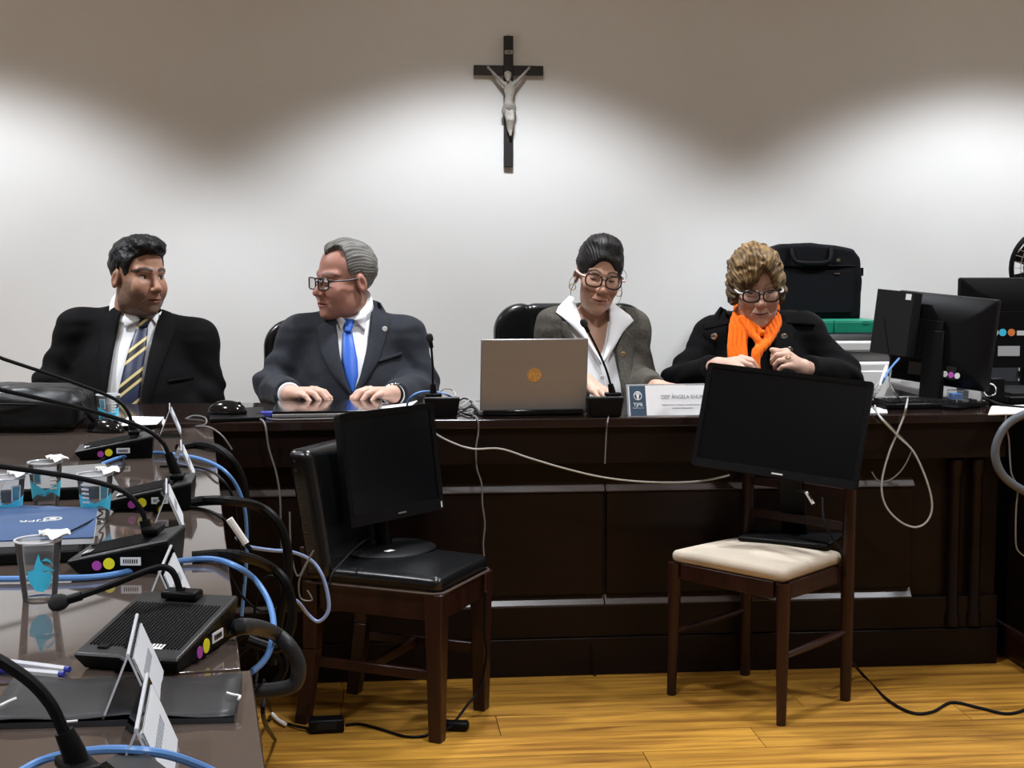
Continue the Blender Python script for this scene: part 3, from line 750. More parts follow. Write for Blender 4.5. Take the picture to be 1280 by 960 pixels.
    for bt in c.get('buttons', []):
        x, z = W2([bt[:2]])[0]; fn = ts if bt[2] == 's' else jbase; y = float(cast(fn, [x], [z])[0]); r = bt[3]
        MB().lathe([(r * .9, 0), (r, .0015), (r, .003), (r * .8, .0042), (0, .0036)], 16).build('button' if bt[5] else 'lapel_pin', bt[4], root).matrix_local = front_M(x, y - bt[6], z)
    for i, cf in enumerate(c.get('cuffs', [])):
        if cf is None: continue
        u = wr[i] - el[i]; u = u / np.linalg.norm(u)
        a_ = wr[i] + u * (c.get('cut', -.012) - .03); b_ = wr[i] + u * (c.get('cut', -.012) + cf)
        MB().cyl(a_, b_, ar[2] * .86, ar[2] * .84, 24).build('shirt_cuff', c['shirt'], root, bevel=.003)
    # ---- hair
    H = c['hair']
    def fh(p):
        z = toh(p); return H['f'](z) * hs
    v, q = nets(fh, hc - V3(.165, .17, .17), hc + V3(.165, .18, .19), .0024); hv = toh(v)
    mesh_np('hair', [(v, q)], HAIRMAT, root, H['c'](hv))
    for tb in H.get('strands', []):
        for pts, r in tb['l']: MB().tube([tuple(frh(np.array([x], f32))[0]) for x in pts], r * hs, 5, radii=(1, 1, .4)).build('loose_strand', tb['m'], root)
    # ---- spectacles
    if 'glasses' in c:
        g = c['glasses']; m = MB(); m.M = HM; fr = g['y']
        lensm = MB(); lensm.M = HM
        for s_ in (-1, 1):
            ring = []
            for k in range(28):
                a = 2 * math.pi * k / 28; ex_ = g.get('pow', 2.6)
                cx = math.copysign(abs(math.cos(a)) ** (2 / ex_), math.cos(a)) * g['w']; cz = math.copysign(abs(math.sin(a)) ** (2 / ex_), math.sin(a)) * g['h']
                cz += g.get('cat', 0) * max(0, cx / g['w']) * max(0, cz / g['h'])
                xx = s_ * (g['cx'] + cx); ring.append((xx, fr + 9.0 * max(0, abs(xx) - .02) ** 2 * .55, g['z'] + cz))
            m.tube(ring, g['r'], 6, True, sub=1)
            cen = tuple(np.mean(ring, axis=0)); lensm.add(ring + [cen], [(i, (i + 1) % 28, 28) for i in range(28)])
        m.tube([(-g['cx'] + g['w'], fr, g['z'] + .004), (0, fr - .003, g['z'] + .008), (g['cx'] - g['w'], fr, g['z'] + .004)], g['r'], 6)
        go = m.build('glasses', g['m'], root)
        lensm.build('lens', M['lens'], go)
        for s_ in (-1, 1):
            tm = MB(); tm.M = HM; e = g['cx'] + g['w']
            tm.tube([(s_ * e, fr + .011, g['z'] + .008), (s_ * (e + .012), fr + .02, g['z'] + .010), (s_ * .0775, fr + .06, g['z'] + .010), (s_ * .080, .012, g['z'] + .010), (s_ * .080, .032, g['z'] - .012)], g['r'] * g.get('tr', 1.2), 6)
            tm.build('temple', g.get('tm', g['m']), go)
    if c.get('extra'): c['extra'](root, Wd, W2, torso, jbase, frh, HM, nb, nt, nk)
    return root

def polymask(P2): return lambda p: sdpoly(p[:, 1], p[:, 2], P2)
# -- hair shapes, in head space
def hair_man1(p):
    x, y, z = p.T
    s = ell(p, (0, .014, .047), (.0815, .103, .094)); s = sm(s, ell(p, (.004, -.042, .106), (.060, .052, .036)), .02)
    m = sdpoly(y + .10 * 0, z - 2.2 * x * x * (y < 0), [(-.16, .25), (-.16, .088), (-.072, .080), (-.052, .056), (-.043, .030), (-.040, -.012), (-.022, -.018), (-.012, .020), (.014, .034), (.034, .004), (.036, -.045), (.062, -.072), (.15, -.066), (.15, .25)])
    disp = .011 * (vnoise(p * np.array((60, 44, 62), f32) + 2.2 * vnoise(p * 26)[:, None]) - .35) + .003 * (vnoise(p * 130) - .5)
    return smx(s - disp * np.clip((z + .01) / .06, .25, 1), m, .008)
def hairc_dark(base, hi_, f=70):
    def g(p):
        n = vnoise(p * np.array((f, f * .4, f * .8), f32) + 2 * vnoise(p * 22)[:, None])[:, None]; n = np.clip((n - .45) * 2.2, 0, 1)
        return np.array(base, f32) * (1 - n) + np.array(hi_, f32) * n
    return g
def strand_disp(p, k, amp, warp=3.0):
    th = np.arctan2(p[:, 0], p[:, 2] + .02); return amp * np.sin(th * k + warp * vnoise(p * 24)) * np.clip(p[:, 2] * 8 + .9, .2, 1)
def hair_man2(p):
    x, y, z = p.T
    s = ell(p, (0, .018, .047), (.081, .100, .093)); s = sm(s, ell(p, (0, -.024, .106), (.054, .040, .025)), .025)
    m = sdpoly(y + 7.0 * np.clip(np.abs(x) - .012, 0, .06) * .0, z - 5.5 * np.clip(.045 - np.abs(np.abs(x) - .045), 0, .045) * .25 * (y < -.02), [(-.16, .25), (-.16, .100), (-.078, .092), (-.046, .074), (-.034, .040), (-.034, -.004), (-.018, -.012), (-.010, .022), (.014, .034), (.034, .004), (.036, -.045), (.062, -.074), (.15, -.068), (.15, .25)])
    return smx(s - strand_disp(p, 84, .0007, 5) - .005 * (vnoise(p * np.array((60, 18, 60), f32)) - .5), m, .008)
def hairc_grey(p):
    th = np.arctan2(p[:, 0], p[:, 2] + .02); n = .5 + .5 * np.sin(th * 84 + 5 * vnoise(p * 24)); n = n * .25 + vnoise(p * np.array((110, 22, 110), f32)) * .45 + vnoise(p * np.array((40, 12, 40), f32)) * .3
    side = np.clip(1.15 - (p[:, 2] + .02) * 9, 0, 1) * .3; n = np.clip(n * 1.2 - .25 + side, 0, 1)[:, None]
    return np.array((.040, .036, .031), f32) * (1 - n) + np.array((.30, .29, .265), f32) * n
def hair_w3(p):
    x, y, z = p.T
    s = ell(p, (0, .014, .050), (.081, .103, .094)); s = sm(s, ell(p, (.006, .0, .118), (.052, .064, .030)), .03)
    bun = ell(p, (0, .112, -.005), (.042, .034, .040)); s = sm(s, bun, .012)
    s = s - strand_disp(p, 72, .0008, 6) - .006 * (vnoise(p * np.array((46, 20, 46), f32)) - .5)
    win = ell(p, (-.002, -.13, -.018), (.0525, .098, .096)); s = smx(s, -win, .020)
    low = np.maximum(-.058 - z + .0 * y, -9); s = smx(s, np.where(y < .03, -.022 - z, -.07 - z), .01)
    earw = ell(p * V3(1, 1, 1), (0, .005, -.028), (.2, .022, .024)); return smx(s, -earw, .006)
def hair_w4(p):
    x, y, z = p.T
    s = ell(p, (-.004, .012, .052), (.096, .114, .102)); s = sm(s, ell(p, (-.010, -.035, .108), (.062, .060, .038)), .03)
    s = sm(s, ell(np.abs(p) * V3(1, 0, 0) + p * V3(0, 1, 1), (.078, .012, -.004), (.022, .050, .055)), .02)
    th = np.arctan2(x + .02, z + .01)
    dsp = .0025 * np.sin(22 * th + 12 * vnoise(p * 17)) + .013 * (vnoise(p * np.array((34, 28, 38), f32) + 2 * vnoise(p * 30)[:, None]) - .5) + .0012 * np.sin(70 * th + 18 * vnoise(p * 26))
    s = s - dsp
    win = ell(p, (.010, -.135, -.040), (.062, .095, .098)); s = smx(s, -win, .010)
    win2 = ell(p, (.016, -.12, .045), (.026, .06, .034)); s = smx(s, -win2, .012)
    return smx(s, np.where(y < .02, -.058 - z, -.072 - z), .012)
def hairc_w4(p):
    th = np.arctan2(p[:, 0] + .02, p[:, 2] + .01)
    n = .5 + .5 * np.sin(60 * th + 14 * vnoise(p * 17) + .8); n = n * .22 + .48 * vnoise(p * np.array((80, 50, 80), f32) + 4 * vnoise(p * 16)[:, None]) + .30 * vnoise(p * np.array((30, 26, 34), f32) + 2 * vnoise(p * 30)[:, None])
    n = np.clip(n * 1.5 - .45, 0, 1) * np.clip((p[:, 2] + .05) * 9 + .1, .12, 1); n = n[:, None]  # blond streaks, stronger on the crown: light from above painted into the colour
    return np.array((.060, .034, .015), f32) * (1 - n) + np.array((.52, .34, .15), f32) * n

# -- cloth materials
def stripes():
    m = mat('striped_tie_silk', (.02, .03, .08), .4); nt = m.node_tree; b = nt.nodes['Principled BSDF']
    tc = nt.nodes.new('ShaderNodeTexCoord'); sx = nt.nodes.new('ShaderNodeSeparateXYZ'); nt.links.new(tc.outputs['Object'], sx.inputs[0])
    def mth(op, a, b_):
        n = nt.nodes.new('ShaderNodeMath'); n.operation = op
        for i, v in enumerate((a, b_)):
            if isinstance(v, (int, float)): n.inputs[i].default_value = v
            else: nt.links.new(v, n.inputs[i])
        return n.outputs[0]
    u = mth('SUBTRACT', sx.outputs['Z'], mth('MULTIPLY', sx.outputs['X'], 0.80))
    fr = mth('FRACT', mth('DIVIDE', mth('ADD', u, 5.0), 0.088), 0)
    r = nt.nodes.new('ShaderNodeValToRGB'); r.color_ramp.interpolation = 'CONSTANT'; e = r.color_ramp.elements
    nav, bl, go = (.015, .024, .06, 1), (.004, .004, .006, 1), (.62, .50, .22, 1)
    e[0].position = 0; e[0].color = nav; e[1].position = .40; e[1].color = go
    for p_, c_ in ((.52, bl), (.74, go), (.86, nav)): k = e.new(p_); k.color = c_
    nt.links.new(fr, r.inputs['Fac']); nt.links.new(r.outputs['Color'], b.inputs['Base Color']); return m
C_BLACK = mat('black_suit_wool', (.0042, .0042, .0047), .8, spec=.12, bump=.25, bscale=450)
C_NAVY = mat('charcoal_suit_wool', (.020, .0225, .030), .75, spec=.2, noise=.12, nscale=60, bump=.25, bscale=450, sheen=.05)
C_TWEED = mat('taupe_tweed', (.085, .078, .064), .85, spec=.2, noise=.25, nscale=120, bump=.3, bscale=420)
C_TWEEDL = mat('taupe_tweed_lapel', (.075, .068, .056), .8, spec=.2, noise=.25, nscale=120, bump=.3, bscale=420)
C_COAT = mat('black_coat_wool', (.0036, .0036, .004), .85, spec=.12, bump=.3, bscale=420)
C_SHIRT = mat('white_shirt_cotton', (.78, .79, .80), .8, spec=.15, bump=.08, bscale=200)
C_TIEB = mat('blue_tie_silk', (.025, .115, .52), .42, spec=.4, noise=.06, nscale=200)
C_ORANGE = mat('orange_scarf', (.95, .17, .008), .8, spec=.15, noise=.10, nscale=40, stretch=(6, 1, 1), sheen=.1)

# ---- man in the black suit
person(dict(label='man in black suit with striped tie, dark hair and short beard, looking right', px0=165, Y0=4.72, head=(173, 348, -.03, 34, 2, 2, .97),
    neck=(163, 402, .02), sh=[(101, 416, .02), (243, 428, .02)], el=[(66, 484, -.0), (256, 490, .0)], wr=[(125, 545, -.14), (205, 548, -.14)], bulk=1.15, neckr=.062,
    armr=(.068, .060, .044), skin=(.40, .215, .140), face=dict(jw=1.10, nose=1.05, mw=.95, stubble=.62, browt=.0066, gaze=(.35, -1, -.02), brow=(.012, .01, .009)),
    hands=[dict(f=(.6, -.5, -.3), n=(0, -.3, 1)), dict(f=(-.6, -.5, -.3), n=(0, -.3, 1))],
    V=[(150, 368), (145, 405), (141, 447), (136, 500), (134, 545), (180, 545), (181, 490), (187, 441), (193, 410), (198, 386), (185, 372), (165, 366)],
    jacket=C_BLACK, shirt=C_SHIRT, trousers=C_BLACK, band=.2,
    flaps=[dict(a=[(149, 376), (153, 411)], b=[(165, 392), (172, 401)], off=.008), dict(a=[(184, 401), (187, 400)], b=[(196, 390), (192, 407)])],
    lapels=[dict(a=[(140, 378), (123, 400), (122, 430), (124, 460), (133, 520)], b=[(149, 372), (145, 405), (141, 447), (137, 490), (135, 530)]),
            dict(a=[(198, 388), (192, 412), (187, 441), (181, 490), (180, 530)], b=[(208, 392), (217, 411), (214, 425), (200, 470), (182, 530)])],
    tie=dict(m=stripes(), kl=[(170, 398), (172, 409)], kr=[(185, 399), (182, 409)], l=[(169, 408), (163, 430), (156, 465), (150, 496), (147, 525)], r=[(182, 408), (182.5, 436), (180, 465), (178, 496), (176, 525)]),
    pockets=[dict(a=[(212, 474), (211, 477)], b=[(240, 471), (240, 475)])],
    hair=dict(f=hair_man1, c=hairc_dark((.005, .005, .0055), (.018, .018, .019)))))

# ---- man in the charcoal suit
def man2_extra(root, Wd, W2, torso, jb, frh, HM, nb, nt, nk):
    w = Vector(map(float, Wd((490, 493, -.345)))); e = Vector(map(float, Wd((506, 492, -.30)))); u = (e - w).normalized(); c = w + u * .012
    sd = u.cross(Vector((0, 0, 1))).normalized(); up = sd.cross(u)
    wt = MB().tube([c + sd * (.029 * math.cos(a)) + up * (.0265 * math.sin(a)) for a in np.linspace(0, 2 * math.pi, 25)[:-1]], .0055, 8, True, sub=1).build('wristwatch', M['rubber'], root)
    MB().cyl(c + up * .026, c + up * .034, .015, n=20).build('watch_case', M['chrome'], wt, bevel=.002)
person(dict(label='man in charcoal suit and bright blue tie, grey hair, glasses, looking left', px0=440, Y0=4.70, head=(431, 352, -.03, -57, 3, 2, .99),
    neck=(443, 402, .02), sh=[(377, 424, .02), (504, 424, .02)], el=[(340, 484, -.04), (527, 486, -.04)], wr=[(362, 493, -.33), (491, 494, -.33)], bulk=1.1, neckr=.060,
    armr=(.064, .056, .043), skin=(.44, .215, .16), handskin=(.62, .38, .29), cut=-.008,
    face=dict(jw=1.08, browk=.6, brow=(.08, .06, .05), nose=1.03, gaze=(-.2, -1, -.05), lid=.25),
    hands=[dict(w=(361, 493, -.345), f=(.66, -.62, .16), n=(.1, -.25, 1), curl=(22, 32, 22), hs=1.0), dict(w=(492, 493, -.345), f=(-.66, -.62, .18), n=(-.1, -.25, 1), curl=(24, 34, 22), hs=1.0)],
    V=[(421, 385), (419, 400), (425, 445), (433, 472), (441, 492), (450, 470), (460, 430), (464, 398), (464, 374), (445, 370)],
    jacket=C_NAVY, shirt=C_SHIRT, trousers=C_NAVY, band=.2, bandh=.105,
    flaps=[dict(a=[(418, 396), (426, 414)], b=[(428, 398), (432, 402)]), dict(a=[(441, 401), (444, 401)], b=[(461, 372), (456, 415)], off=.008)],
    lapels=[dict(a=[(410, 398), (395, 411), (400, 440), (416, 468), (440, 493)], b=[(420, 392), (420, 412), (425, 445), (433, 472), (441, 493)]),
            dict(a=[(465, 376), (463, 405), (459, 435), (450, 470), (442, 492)], b=[(476, 380), (489, 402), (487, 412), (474, 450), (446, 494)])],
    tie=dict(m=C_TIEB, kl=[(429, 399), (431, 416)], kr=[(443, 400), (439, 416)], l=[(428.5, 415), (428, 450), (432, 470), (439, 489)], r=[(440, 415), (447, 450), (448, 468), (443, 489)]),
    pockets=[dict(a=[(470, 450), (471, 453)], b=[(503, 441), (503, 445)])],
    buttons=[(481, 412, 'j', .0085, M['white'], False, .012)],
    cuffs=[.010, .004],
    hair=dict(f=hair_man2, c=hairc_grey),
    glasses=dict(m=mat('dark_spectacle_frame', (.008, .006, .006), .35), y=-.106, cx=.033, w=.0255, h=.0185, z=.000, r=.0024, pow=4), extra=man2_extra))

# ---- woman with the silver laptop
def w3_extra(root, Wd, W2, torso, jb, frh, HM, nb, nt, nk):
    for s_ in (-1, 1):
        m = MB(); m.M = HM; m.tube([(s_ * .082 + .011 * math.sin(a), .008, -.045 + .011 * math.cos(a)) for a in np.linspace(0, 2 * math.pi, 13)[:-1]], .0016, 6, True, sub=1); m.build('earring', M['gold'], root)
person(dict(label='woman in taupe blazer with wide white collar, dark pinned-up hair, glasses, reading', px0=742, Y0=4.70, head=(748, 347, -.05, 10, 8, 8, .95), fem=1,
    neck=(744, 405, .02), sh=[(697, 413, .02), (785, 413, .02)], el=[(672, 474, -.02), (800, 476, -.03)], wr=[(728, 487, -.28), (818, 484, -.28)], neckr=.043, chest=.19, nks=.035,
    armr=(.056, .050, .038), skin=(.47, .265, .18), handskin=(.60, .38, .28), cut=-.004,
    face=dict(jw=.82, ja=.78, fw=.93, fold=.2, ridge=.5, smile=1.0, mw=.95, lid=.7, lip=(.40, .15, .125), browt=.0042, nose=.98, gaze=(0, -1, -.5), brow=(.03, .02, .016)),
    hands=[dict(w=(731, 476, -.31), f=(.42, -.62, -.25), n=(.35, -.5, 1), curl=(14, 24, 16), hs=.9), dict(w=(822, 485, -.31), f=(.85, -.45, .0), n=(0, -.3, 1), curl=(35, 45, 25), hs=.9)],
    V=[(716, 370), (704, 386), (712, 420), (728, 455), (733, 530), (777, 530), (774, 480), (768, 440), (783, 412), (788, 386), (778, 372), (745, 366)],
    skinV=[(722, 360), (728, 400), (737, 425), (749, 450), (758, 428), (765, 400), (767, 360)],
    jacket=C_TWEED, shirt=C_SHIRT, trousers=C_TWEED,
    flaps=[dict(a=[(719, 371), (697, 390), (711, 402), (728, 420), (749, 455)], b=[(724, 374), (729, 402), (733, 415), (740, 430), (750, 450)], off=.012, out=1, bulge=.006),
           dict(a=[(765, 380), (765, 402), (760, 425), (751, 450)], b=[(769, 376), (797, 400), (782, 414), (752, 455)], off=.012, out=1, bulge=.006)],
    lapels=[dict(a=[(705, 402), (704, 418), (716, 440), (732, 500)], b=[(712, 404), (722, 430), (728, 455), (735, 500)], m=C_TWEEDL),
            dict(a=[(784, 412), (770, 438), (773, 470), (777, 505)], b=[(792, 420), (796, 438), (788, 470), (779, 505)], m=C_TWEEDL)],
    buttons=[(779, 443, 'j', .0085, M['gold'], False, .013), (752, 470, 's', .005, M['white'], True, .002), (755, 490, 's', .005, M['white'], True, .002)],
    hair=dict(f=hair_w3, c=hairc_dark((.006, .005, .005), (.026, .022, .020)), strands=[dict(m=M['rubber'], l=[([(s_ * .074, -.02, -.0), (s_ * .084, -.018, -.03), (s_ * .088, -.006, -.06), (s_ * .082, .0, -.085)], .0012) for s_ in (-1, 1)] + [([(-.078, -.005, .0), (-.095, .0, -.02), (-.094, .01, -.05)], .0009), ([(.08, .0, .04), (.098, .01, .02), (.094, .01, -.01)], .0009)])]),
    glasses=dict(m=mat('dark_red_spectacle_frame', (.012, .004, .004), .3), tm=mat('pale_pink_temple', (.62, .45, .40), .35), y=-.104, cx=.034, w=.0275, h=.0215, z=.002, r=.0027, pow=2.5, cat=.005, tr=1.6), extra=w3_extra))

# ---- woman with the orange scarf
def w4_extra(root, Wd, W2, torso, jb, frh, HM, nb, nt, nk):
    strands = []
    def rid(l, r): strands.append(([Wd(a) for a in l], r))
    for k in range(4):
        o = k * 5.2
        rid([(927 + o * .5, 382 + k * 2, .03), (918 + o, 398, -.06), (914 + o * 1.05, 425, -.125), (915 + o * .95, 452, -.155), (917 + o * .8, 490, -.17)], .0125)
    for k in range(4):
        o = k * 5.5
        rid([(967 - o * .2, 386 + k * 2, .03), (973 - o * .8, 402 + k, -.07), (962 - o * .6, 425 + k * 2, -.14), (946 - o * .1, 446 - k, -.168), (938 + k * 4.2, 490, -.18)], .0125)
    rid([(927, 398, -.09), (938, 414, -.125), (946, 424, -.145), (952, 432, -.15)], .012)
    rid([(931, 394, -.08), (943, 408, -.12), (952, 416, -.14)], .011)
    rid([(925, 386, .06), (945, 382, .10), (967, 386, .06)], .022)
    def f(p):
        d = None
        for pts, r in strands:
            P_ = [np.array(v, f32) for v in spline([Vector(map(float, q)) for q in pts], 4)]
            e = chain(p, P_, [r] * len(P_)); d = e if d is None else sm(d, e, .0065)
        return d - .0012 * np.sin(p[:, 0] * 420 + 6 * vnoise(p * 20))
    allp = np.array([q for pts, r in strands for q in pts]); v, q = nets(f, allp.min(0) - .04, allp.max(0) + .04, .0030)
    mesh_np('scarf', [(v, q)], C_ORANGE, root)
    for s_, e in ((0, ([(879, 404), (879, 412)], [(908, 394), (912, 404)])), (1, ([(976, 394), (974, 404)], [(1014, 398), (1016, 406)]))):
        v, q = loft(jb, W2(e[0], -.03), W2(e[1], -.03), 10, 5, .006, .006); mesh_np('epaulette', [(v, q)], C_COAT, root)
    MB().tube([tuple(Wd((985 + 3 * math.cos(a), 447 + 1.6 * math.sin(a), -.395))) for a in np.linspace(0, 2 * math.pi, 13)[:-1]], .0022, 6, True, sub=1).build('ring', M['gold'], root)
person(dict(label='woman in black double-breasted coat and orange scarf, short light brown hair, glasses', px0=946, Y0=4.72, head=(946, 361, -.06, 9, 11, -2, .98), fem=1,
    neck=(946, 408, .03), sh=[(893, 424, .02), (1002, 418, .02)], el=[(850, 478, -.05), (1056, 470, -.05)], wr=[(892, 459, -.27), (1009, 461, -.27)], neckr=.048,
    armr=(.060, .056, .043), skin=(.48, .285, .205), handskin=(.60, .38, .29), cut=-.006, bulk=1.1,
    face=dict(jw=.96, ja=.92, fw=.97, fold=.5, ridge=.55, smile=.9, lid=.6, lip=(.36, .16, .14), browt=.004, browk=.6, brow=(.08, .05, .035), gaze=(0, -1, -.5)),
    hands=[dict(w=(896, 457, -.29), f=(.85, -.35, .18), n=(0, -.5, 1), curl=(30, 40, 25), hs=.9), dict(w=(1005, 460, -.29), f=(-.72, -.40, .42), n=(-.3, -.75, .75), curl=(48, 58, 35), hs=.92, thumb=.5)],
    V=[(925, 380), (915, 410), (913, 440), (915, 480), (935, 530), (950, 530), (962, 480), (964, 440), (972, 410), (966, 382)],
    jacket=C_COAT, shirt=C_COAT, trousers=C_COAT, hem=.45,
    lapels=[dict(a=[(912, 385), (884, 418), (890, 432), (905, 470), (925, 520)], b=[(920, 390), (914, 415), (913, 445), (918, 480), (935, 520)]),
            dict(a=[(972, 390), (968, 420), (963, 450), (958, 480), (950, 520)], b=[(980, 384), (1000, 414), (992, 430), (976, 470), (955, 520)])],
    buttons=[(897, 422, 'j', .012, M['chrome'], True, .013), (885.5, 442.5, 'j', .012, M['chrome'], True, .012), (981, 421, 'j', .011, M['chrome'], True, .013), (985, 437, 'j', .011, M['chrome'], True, .013)],
    hair=dict(f=hair_w4, c=hairc_w4),
    glasses=dict(m=mat('black_spectacle_frame', (.006, .005, .006), .35), tm=M['offwhite'], y=-.105, cx=.0335, w=.0270, h=.0195, z=-.002, r=.0027, pow=2.8, tr=1.4), extra=w4_extra))

# ================================================================== CHAIRS
def rotz(a): return Matrix.Rotation(a, 3, 'Z')
def leather_chair():
    """front chair: padded black leather seat and back on dark wooden legs"""
    c = Vector((0.065, 3.652, 0)); a = math.radians(62)
    t = thing('side_chair', 'black leather padded chair with dark wooden legs, a monitor on its seat', 'chair', c, a)
    w, d = .135, .172
    for sx in (-1, 1):
        m = MB(); m.hexa([(sx * w - .017, -d - .017, 0), (sx * w + .017, -d - .017, 0), (sx * w + .017, -d + .017, 0), (sx * w - .017, -d + .017, 0)],
                         [(sx * w - .024, -d - .024, .372), (sx * w + .024, -d - .024, .372), (sx * w + .024, -d + .024, .372), (sx * w - .024, -d + .024, .372)]); m.build('leg', M['chairwood'], t, bevel=.004)
        m = MB(); rows = [(d + .035, 0, .017), (d + .005, .20, .019), (d, .38, .021), (d + .012, .46, .018)]
        for (y0, z0, r0), (y1, z1, r1) in zip(rows[:-1], rows[1:]):
            m.hexa([(sx * w - r0, y0 - r0, z0), (sx * w + r0, y0 - r0, z0), (sx * w + r0, y0 + r0, z0), (sx * w - r0, y0 + r0, z0)],
                   [(sx * w - r1, y1 - r1, z1), (sx * w + r1, y1 - r1, z1), (sx * w + r1, y1 + r1, z1), (sx * w - r1, y1 + r1, z1)])
        m.build('leg', M['chairwood'], t, bevel=.003)
        MB().box((sx * w, 0, .165), (.016, 2 * d - .03, .026)).build('stretcher', M['chairwood'], t, bevel=.003)
        MB().box((sx * w, 0, .337), (.022, 2 * d - .045, .068)).build('seat_rail', M['chairwood'], t, bevel=.002)
    MB().box((0, .02, .165), (2 * w - .02, .016, .024)).build('stretcher', M['chairwood'], t, bevel=.003)
    for y in (-d, d): MB().box((0, y, .337), (2 * w - .045, .022, .068)).build('seat_rail', M['chairwood'], t, bevel=.002)
    W_, D_ = w + .030, d + .028
    def fseat(p):
        q = np.abs(p - V3(0, 0, .390)); e = q - V3(W_ - .03, D_ - .03, .004)
        dd = np.sqrt((np.maximum(e, 0) ** 2).sum(1)) + np.minimum(e.max(1), 0) - .018
        return dd - .016 * np.clip(1 - (p[:, 0] / W_) ** 2, 0, 1) * np.clip(1 - (p[:, 1] / D_) ** 2, 0, 1) * (p[:, 2] > .39)
    v, q = nets(fseat, (-.22, -.25, .35), (.22, .25, .46), .0045); mesh_np('seat', [(v, q)], M['leather'], t)
    pp = rrect(2 * W_ - .012, 2 * D_ - .012, .03); MB().tube([(x, y, .374) for x, y in pp], .0035, 6, True, sub=1).build('seat_piping', mat('brown_leather_piping', (.05, .03, .022), .5), t)
    def fback(p):
        y = p[:, 1] - (d - .028 + .17 * np.clip(p[:, 2] - .42, 0, 1)) ; q = np.stack([np.abs(p[:, 0]), np.abs(y), np.abs(p[:, 2] - .545)], 1); e = q - V3(w + .016, .012, .142)
        dd = np.sqrt((np.maximum(e, 0) ** 2).sum(1)) + np.minimum(e.max(1), 0) - .022
        return dd - .010 * np.clip(1 - (p[:, 0] / .17) ** 2, 0, 1) * np.clip(1 - ((p[:, 2] - .545) / .17) ** 2, 0, 1) * (y < 0)
    v, q = nets(fback, (-.24, .06, .36), (.24, .32, .74), .0045); mesh_np('backrest', [(v, q)], M['leather'], t)
    brass = mat('dark_nail_heads', (.06, .045, .035), .35, metal=.8)
    nm = None
    for sx in (-1, 1):
        for k in range(13):
            z = .41 + k * .0225; y = d - .028 + .17 * (z - .42) + .012
            if nm is None: nm = MB().lathe([(.0042, 0), (.003, .002), (0, .0028)], 8).build('nail', brass, t); o = nm
            else: o = nm.copy(); COL.objects.link(o); o.parent = t
            o.matrix_local = Matrix.Translation((sx * (w + .0375), y, z)) @ Matrix.Rotation(math.radians(90 * sx), 4, 'Y')
    return t
LCH = leather_chair()
def wooden_chair():
    c = Vector((1.034, 3.722, 0)); a = math.radians(-51)
    t = thing('dining_chair', 'dark wooden chair with a beige suede seat, a wide monitor on it', 'chair', c, a)
    w, d = .175, .143
    for sx in (-1, 1):
        m = MB()
        for (z0, r0), (z1, r1) in (((0, .0125), (.22, .0165)), ((.22, .0165), (.365, .020))): m.cyl((sx * (w + .004 * (1 - z0 / .36)), -d - .006 * (1 - z0 / .36), z0), (sx * (w + .004 * (1 - z1 / .36)), -d - .006 * (1 - z1 / .36), z1), r0, r1, 14)
        m.build('leg', M['chairwood'], t, smooth=50)
        m = MB(); rows = [(d - .022, 0, .014), (d - .022, .18, .017), (d - .022, .37, .019), (d - .020, .55, .017), (d - .018, .70, .015), (d + .004, .80, .013)]
        m.tube([(sx * (w - .010) + .016, y + .024, z) for y, z, r in rows], .018, 10, radii=(.8, .95, 1.05, .95, .85, .75), sub=5); m.build('back_post', M['chairwood'], t, smooth=50)
        MB().tube([(sx * w, -d, .175), (sx * (w - .006) + .008, 0, .182), (sx * (w - .010) + .016, d, .19)], .0095, 8, radii=(.8, 1.1, .8)).build('stretcher', M['chairwood'], t)
        MB().box((sx * (w - .006), -.011, .345), (.02, 2 * d - .05, .045), R=rotz(sx * .04)).build('seat_rail', M['chairwood'], t, bevel=.003)
    for y, xo in ((-d, 0), (d + .002, .014)): MB().box((xo, y, .345), (2 * w - .05, .02, .045)).build('seat_rail', M['chairwood'], t, bevel=.003)
    for z, y in ((.47, d - .022), (.56, d - .021), (.65, d - .018), (.78, d - .004)):
        h = .05 if z > .7 else .022
        m = MB(); m.grid([[(x + .016, y + .024 + .012 * (1 - (x / w) ** 2) - .006, z + s * h / 2) for x in np.linspace(-w + .024, w - .024, 9)] for s in (-1, 1)]); m.grid([[(x + .016, y + .024 + .012 * (1 - (x / w) ** 2) + .006, z + s * h / 2) for x in np.linspace(-w + .024, w - .024, 9)] for s in (-1, 1)], flip=True)
        for s in (-1, 1): m.grid([[(x + .016, y + .024 + .012 * (1 - (x / w) ** 2) + e, z + s * h / 2) for x in np.linspace(-w + .024, w - .024, 9)] for e in (-.006, .006)])
        m.build('back_slat', M['chairwood'], t)
    Wf, Wb, D_ = w + .026, w - .002, d + .026
    def fs(p):
        hw = Wf + (Wb - Wf) * np.clip((p[:, 1] + D_) / (2 * D_), 0, 1)
        e = np.stack([np.abs(p[:, 0]) - hw + .03, np.abs(p[:, 1]) - D_ + .03, np.abs(p[:, 2] - .383) - .002], 1)
        dd = np.sqrt((np.maximum(e, 0) ** 2).sum(1)) + np.minimum(e.max(1), 0) - .0145
        return dd - .012 * np.clip(1 - (p[:, 0] / .19) ** 2, 0, 1) * np.clip(1 - (p[:, 1] / .19) ** 2, 0, 1) * (p[:, 2] > .383)
    v, q = nets(fs, (-.22, -.22, .35), (.22, .22, .43), .0045); mesh_np('seat', [(v, q)], M['beige'], t)
    return t
RCH = wooden_chair()
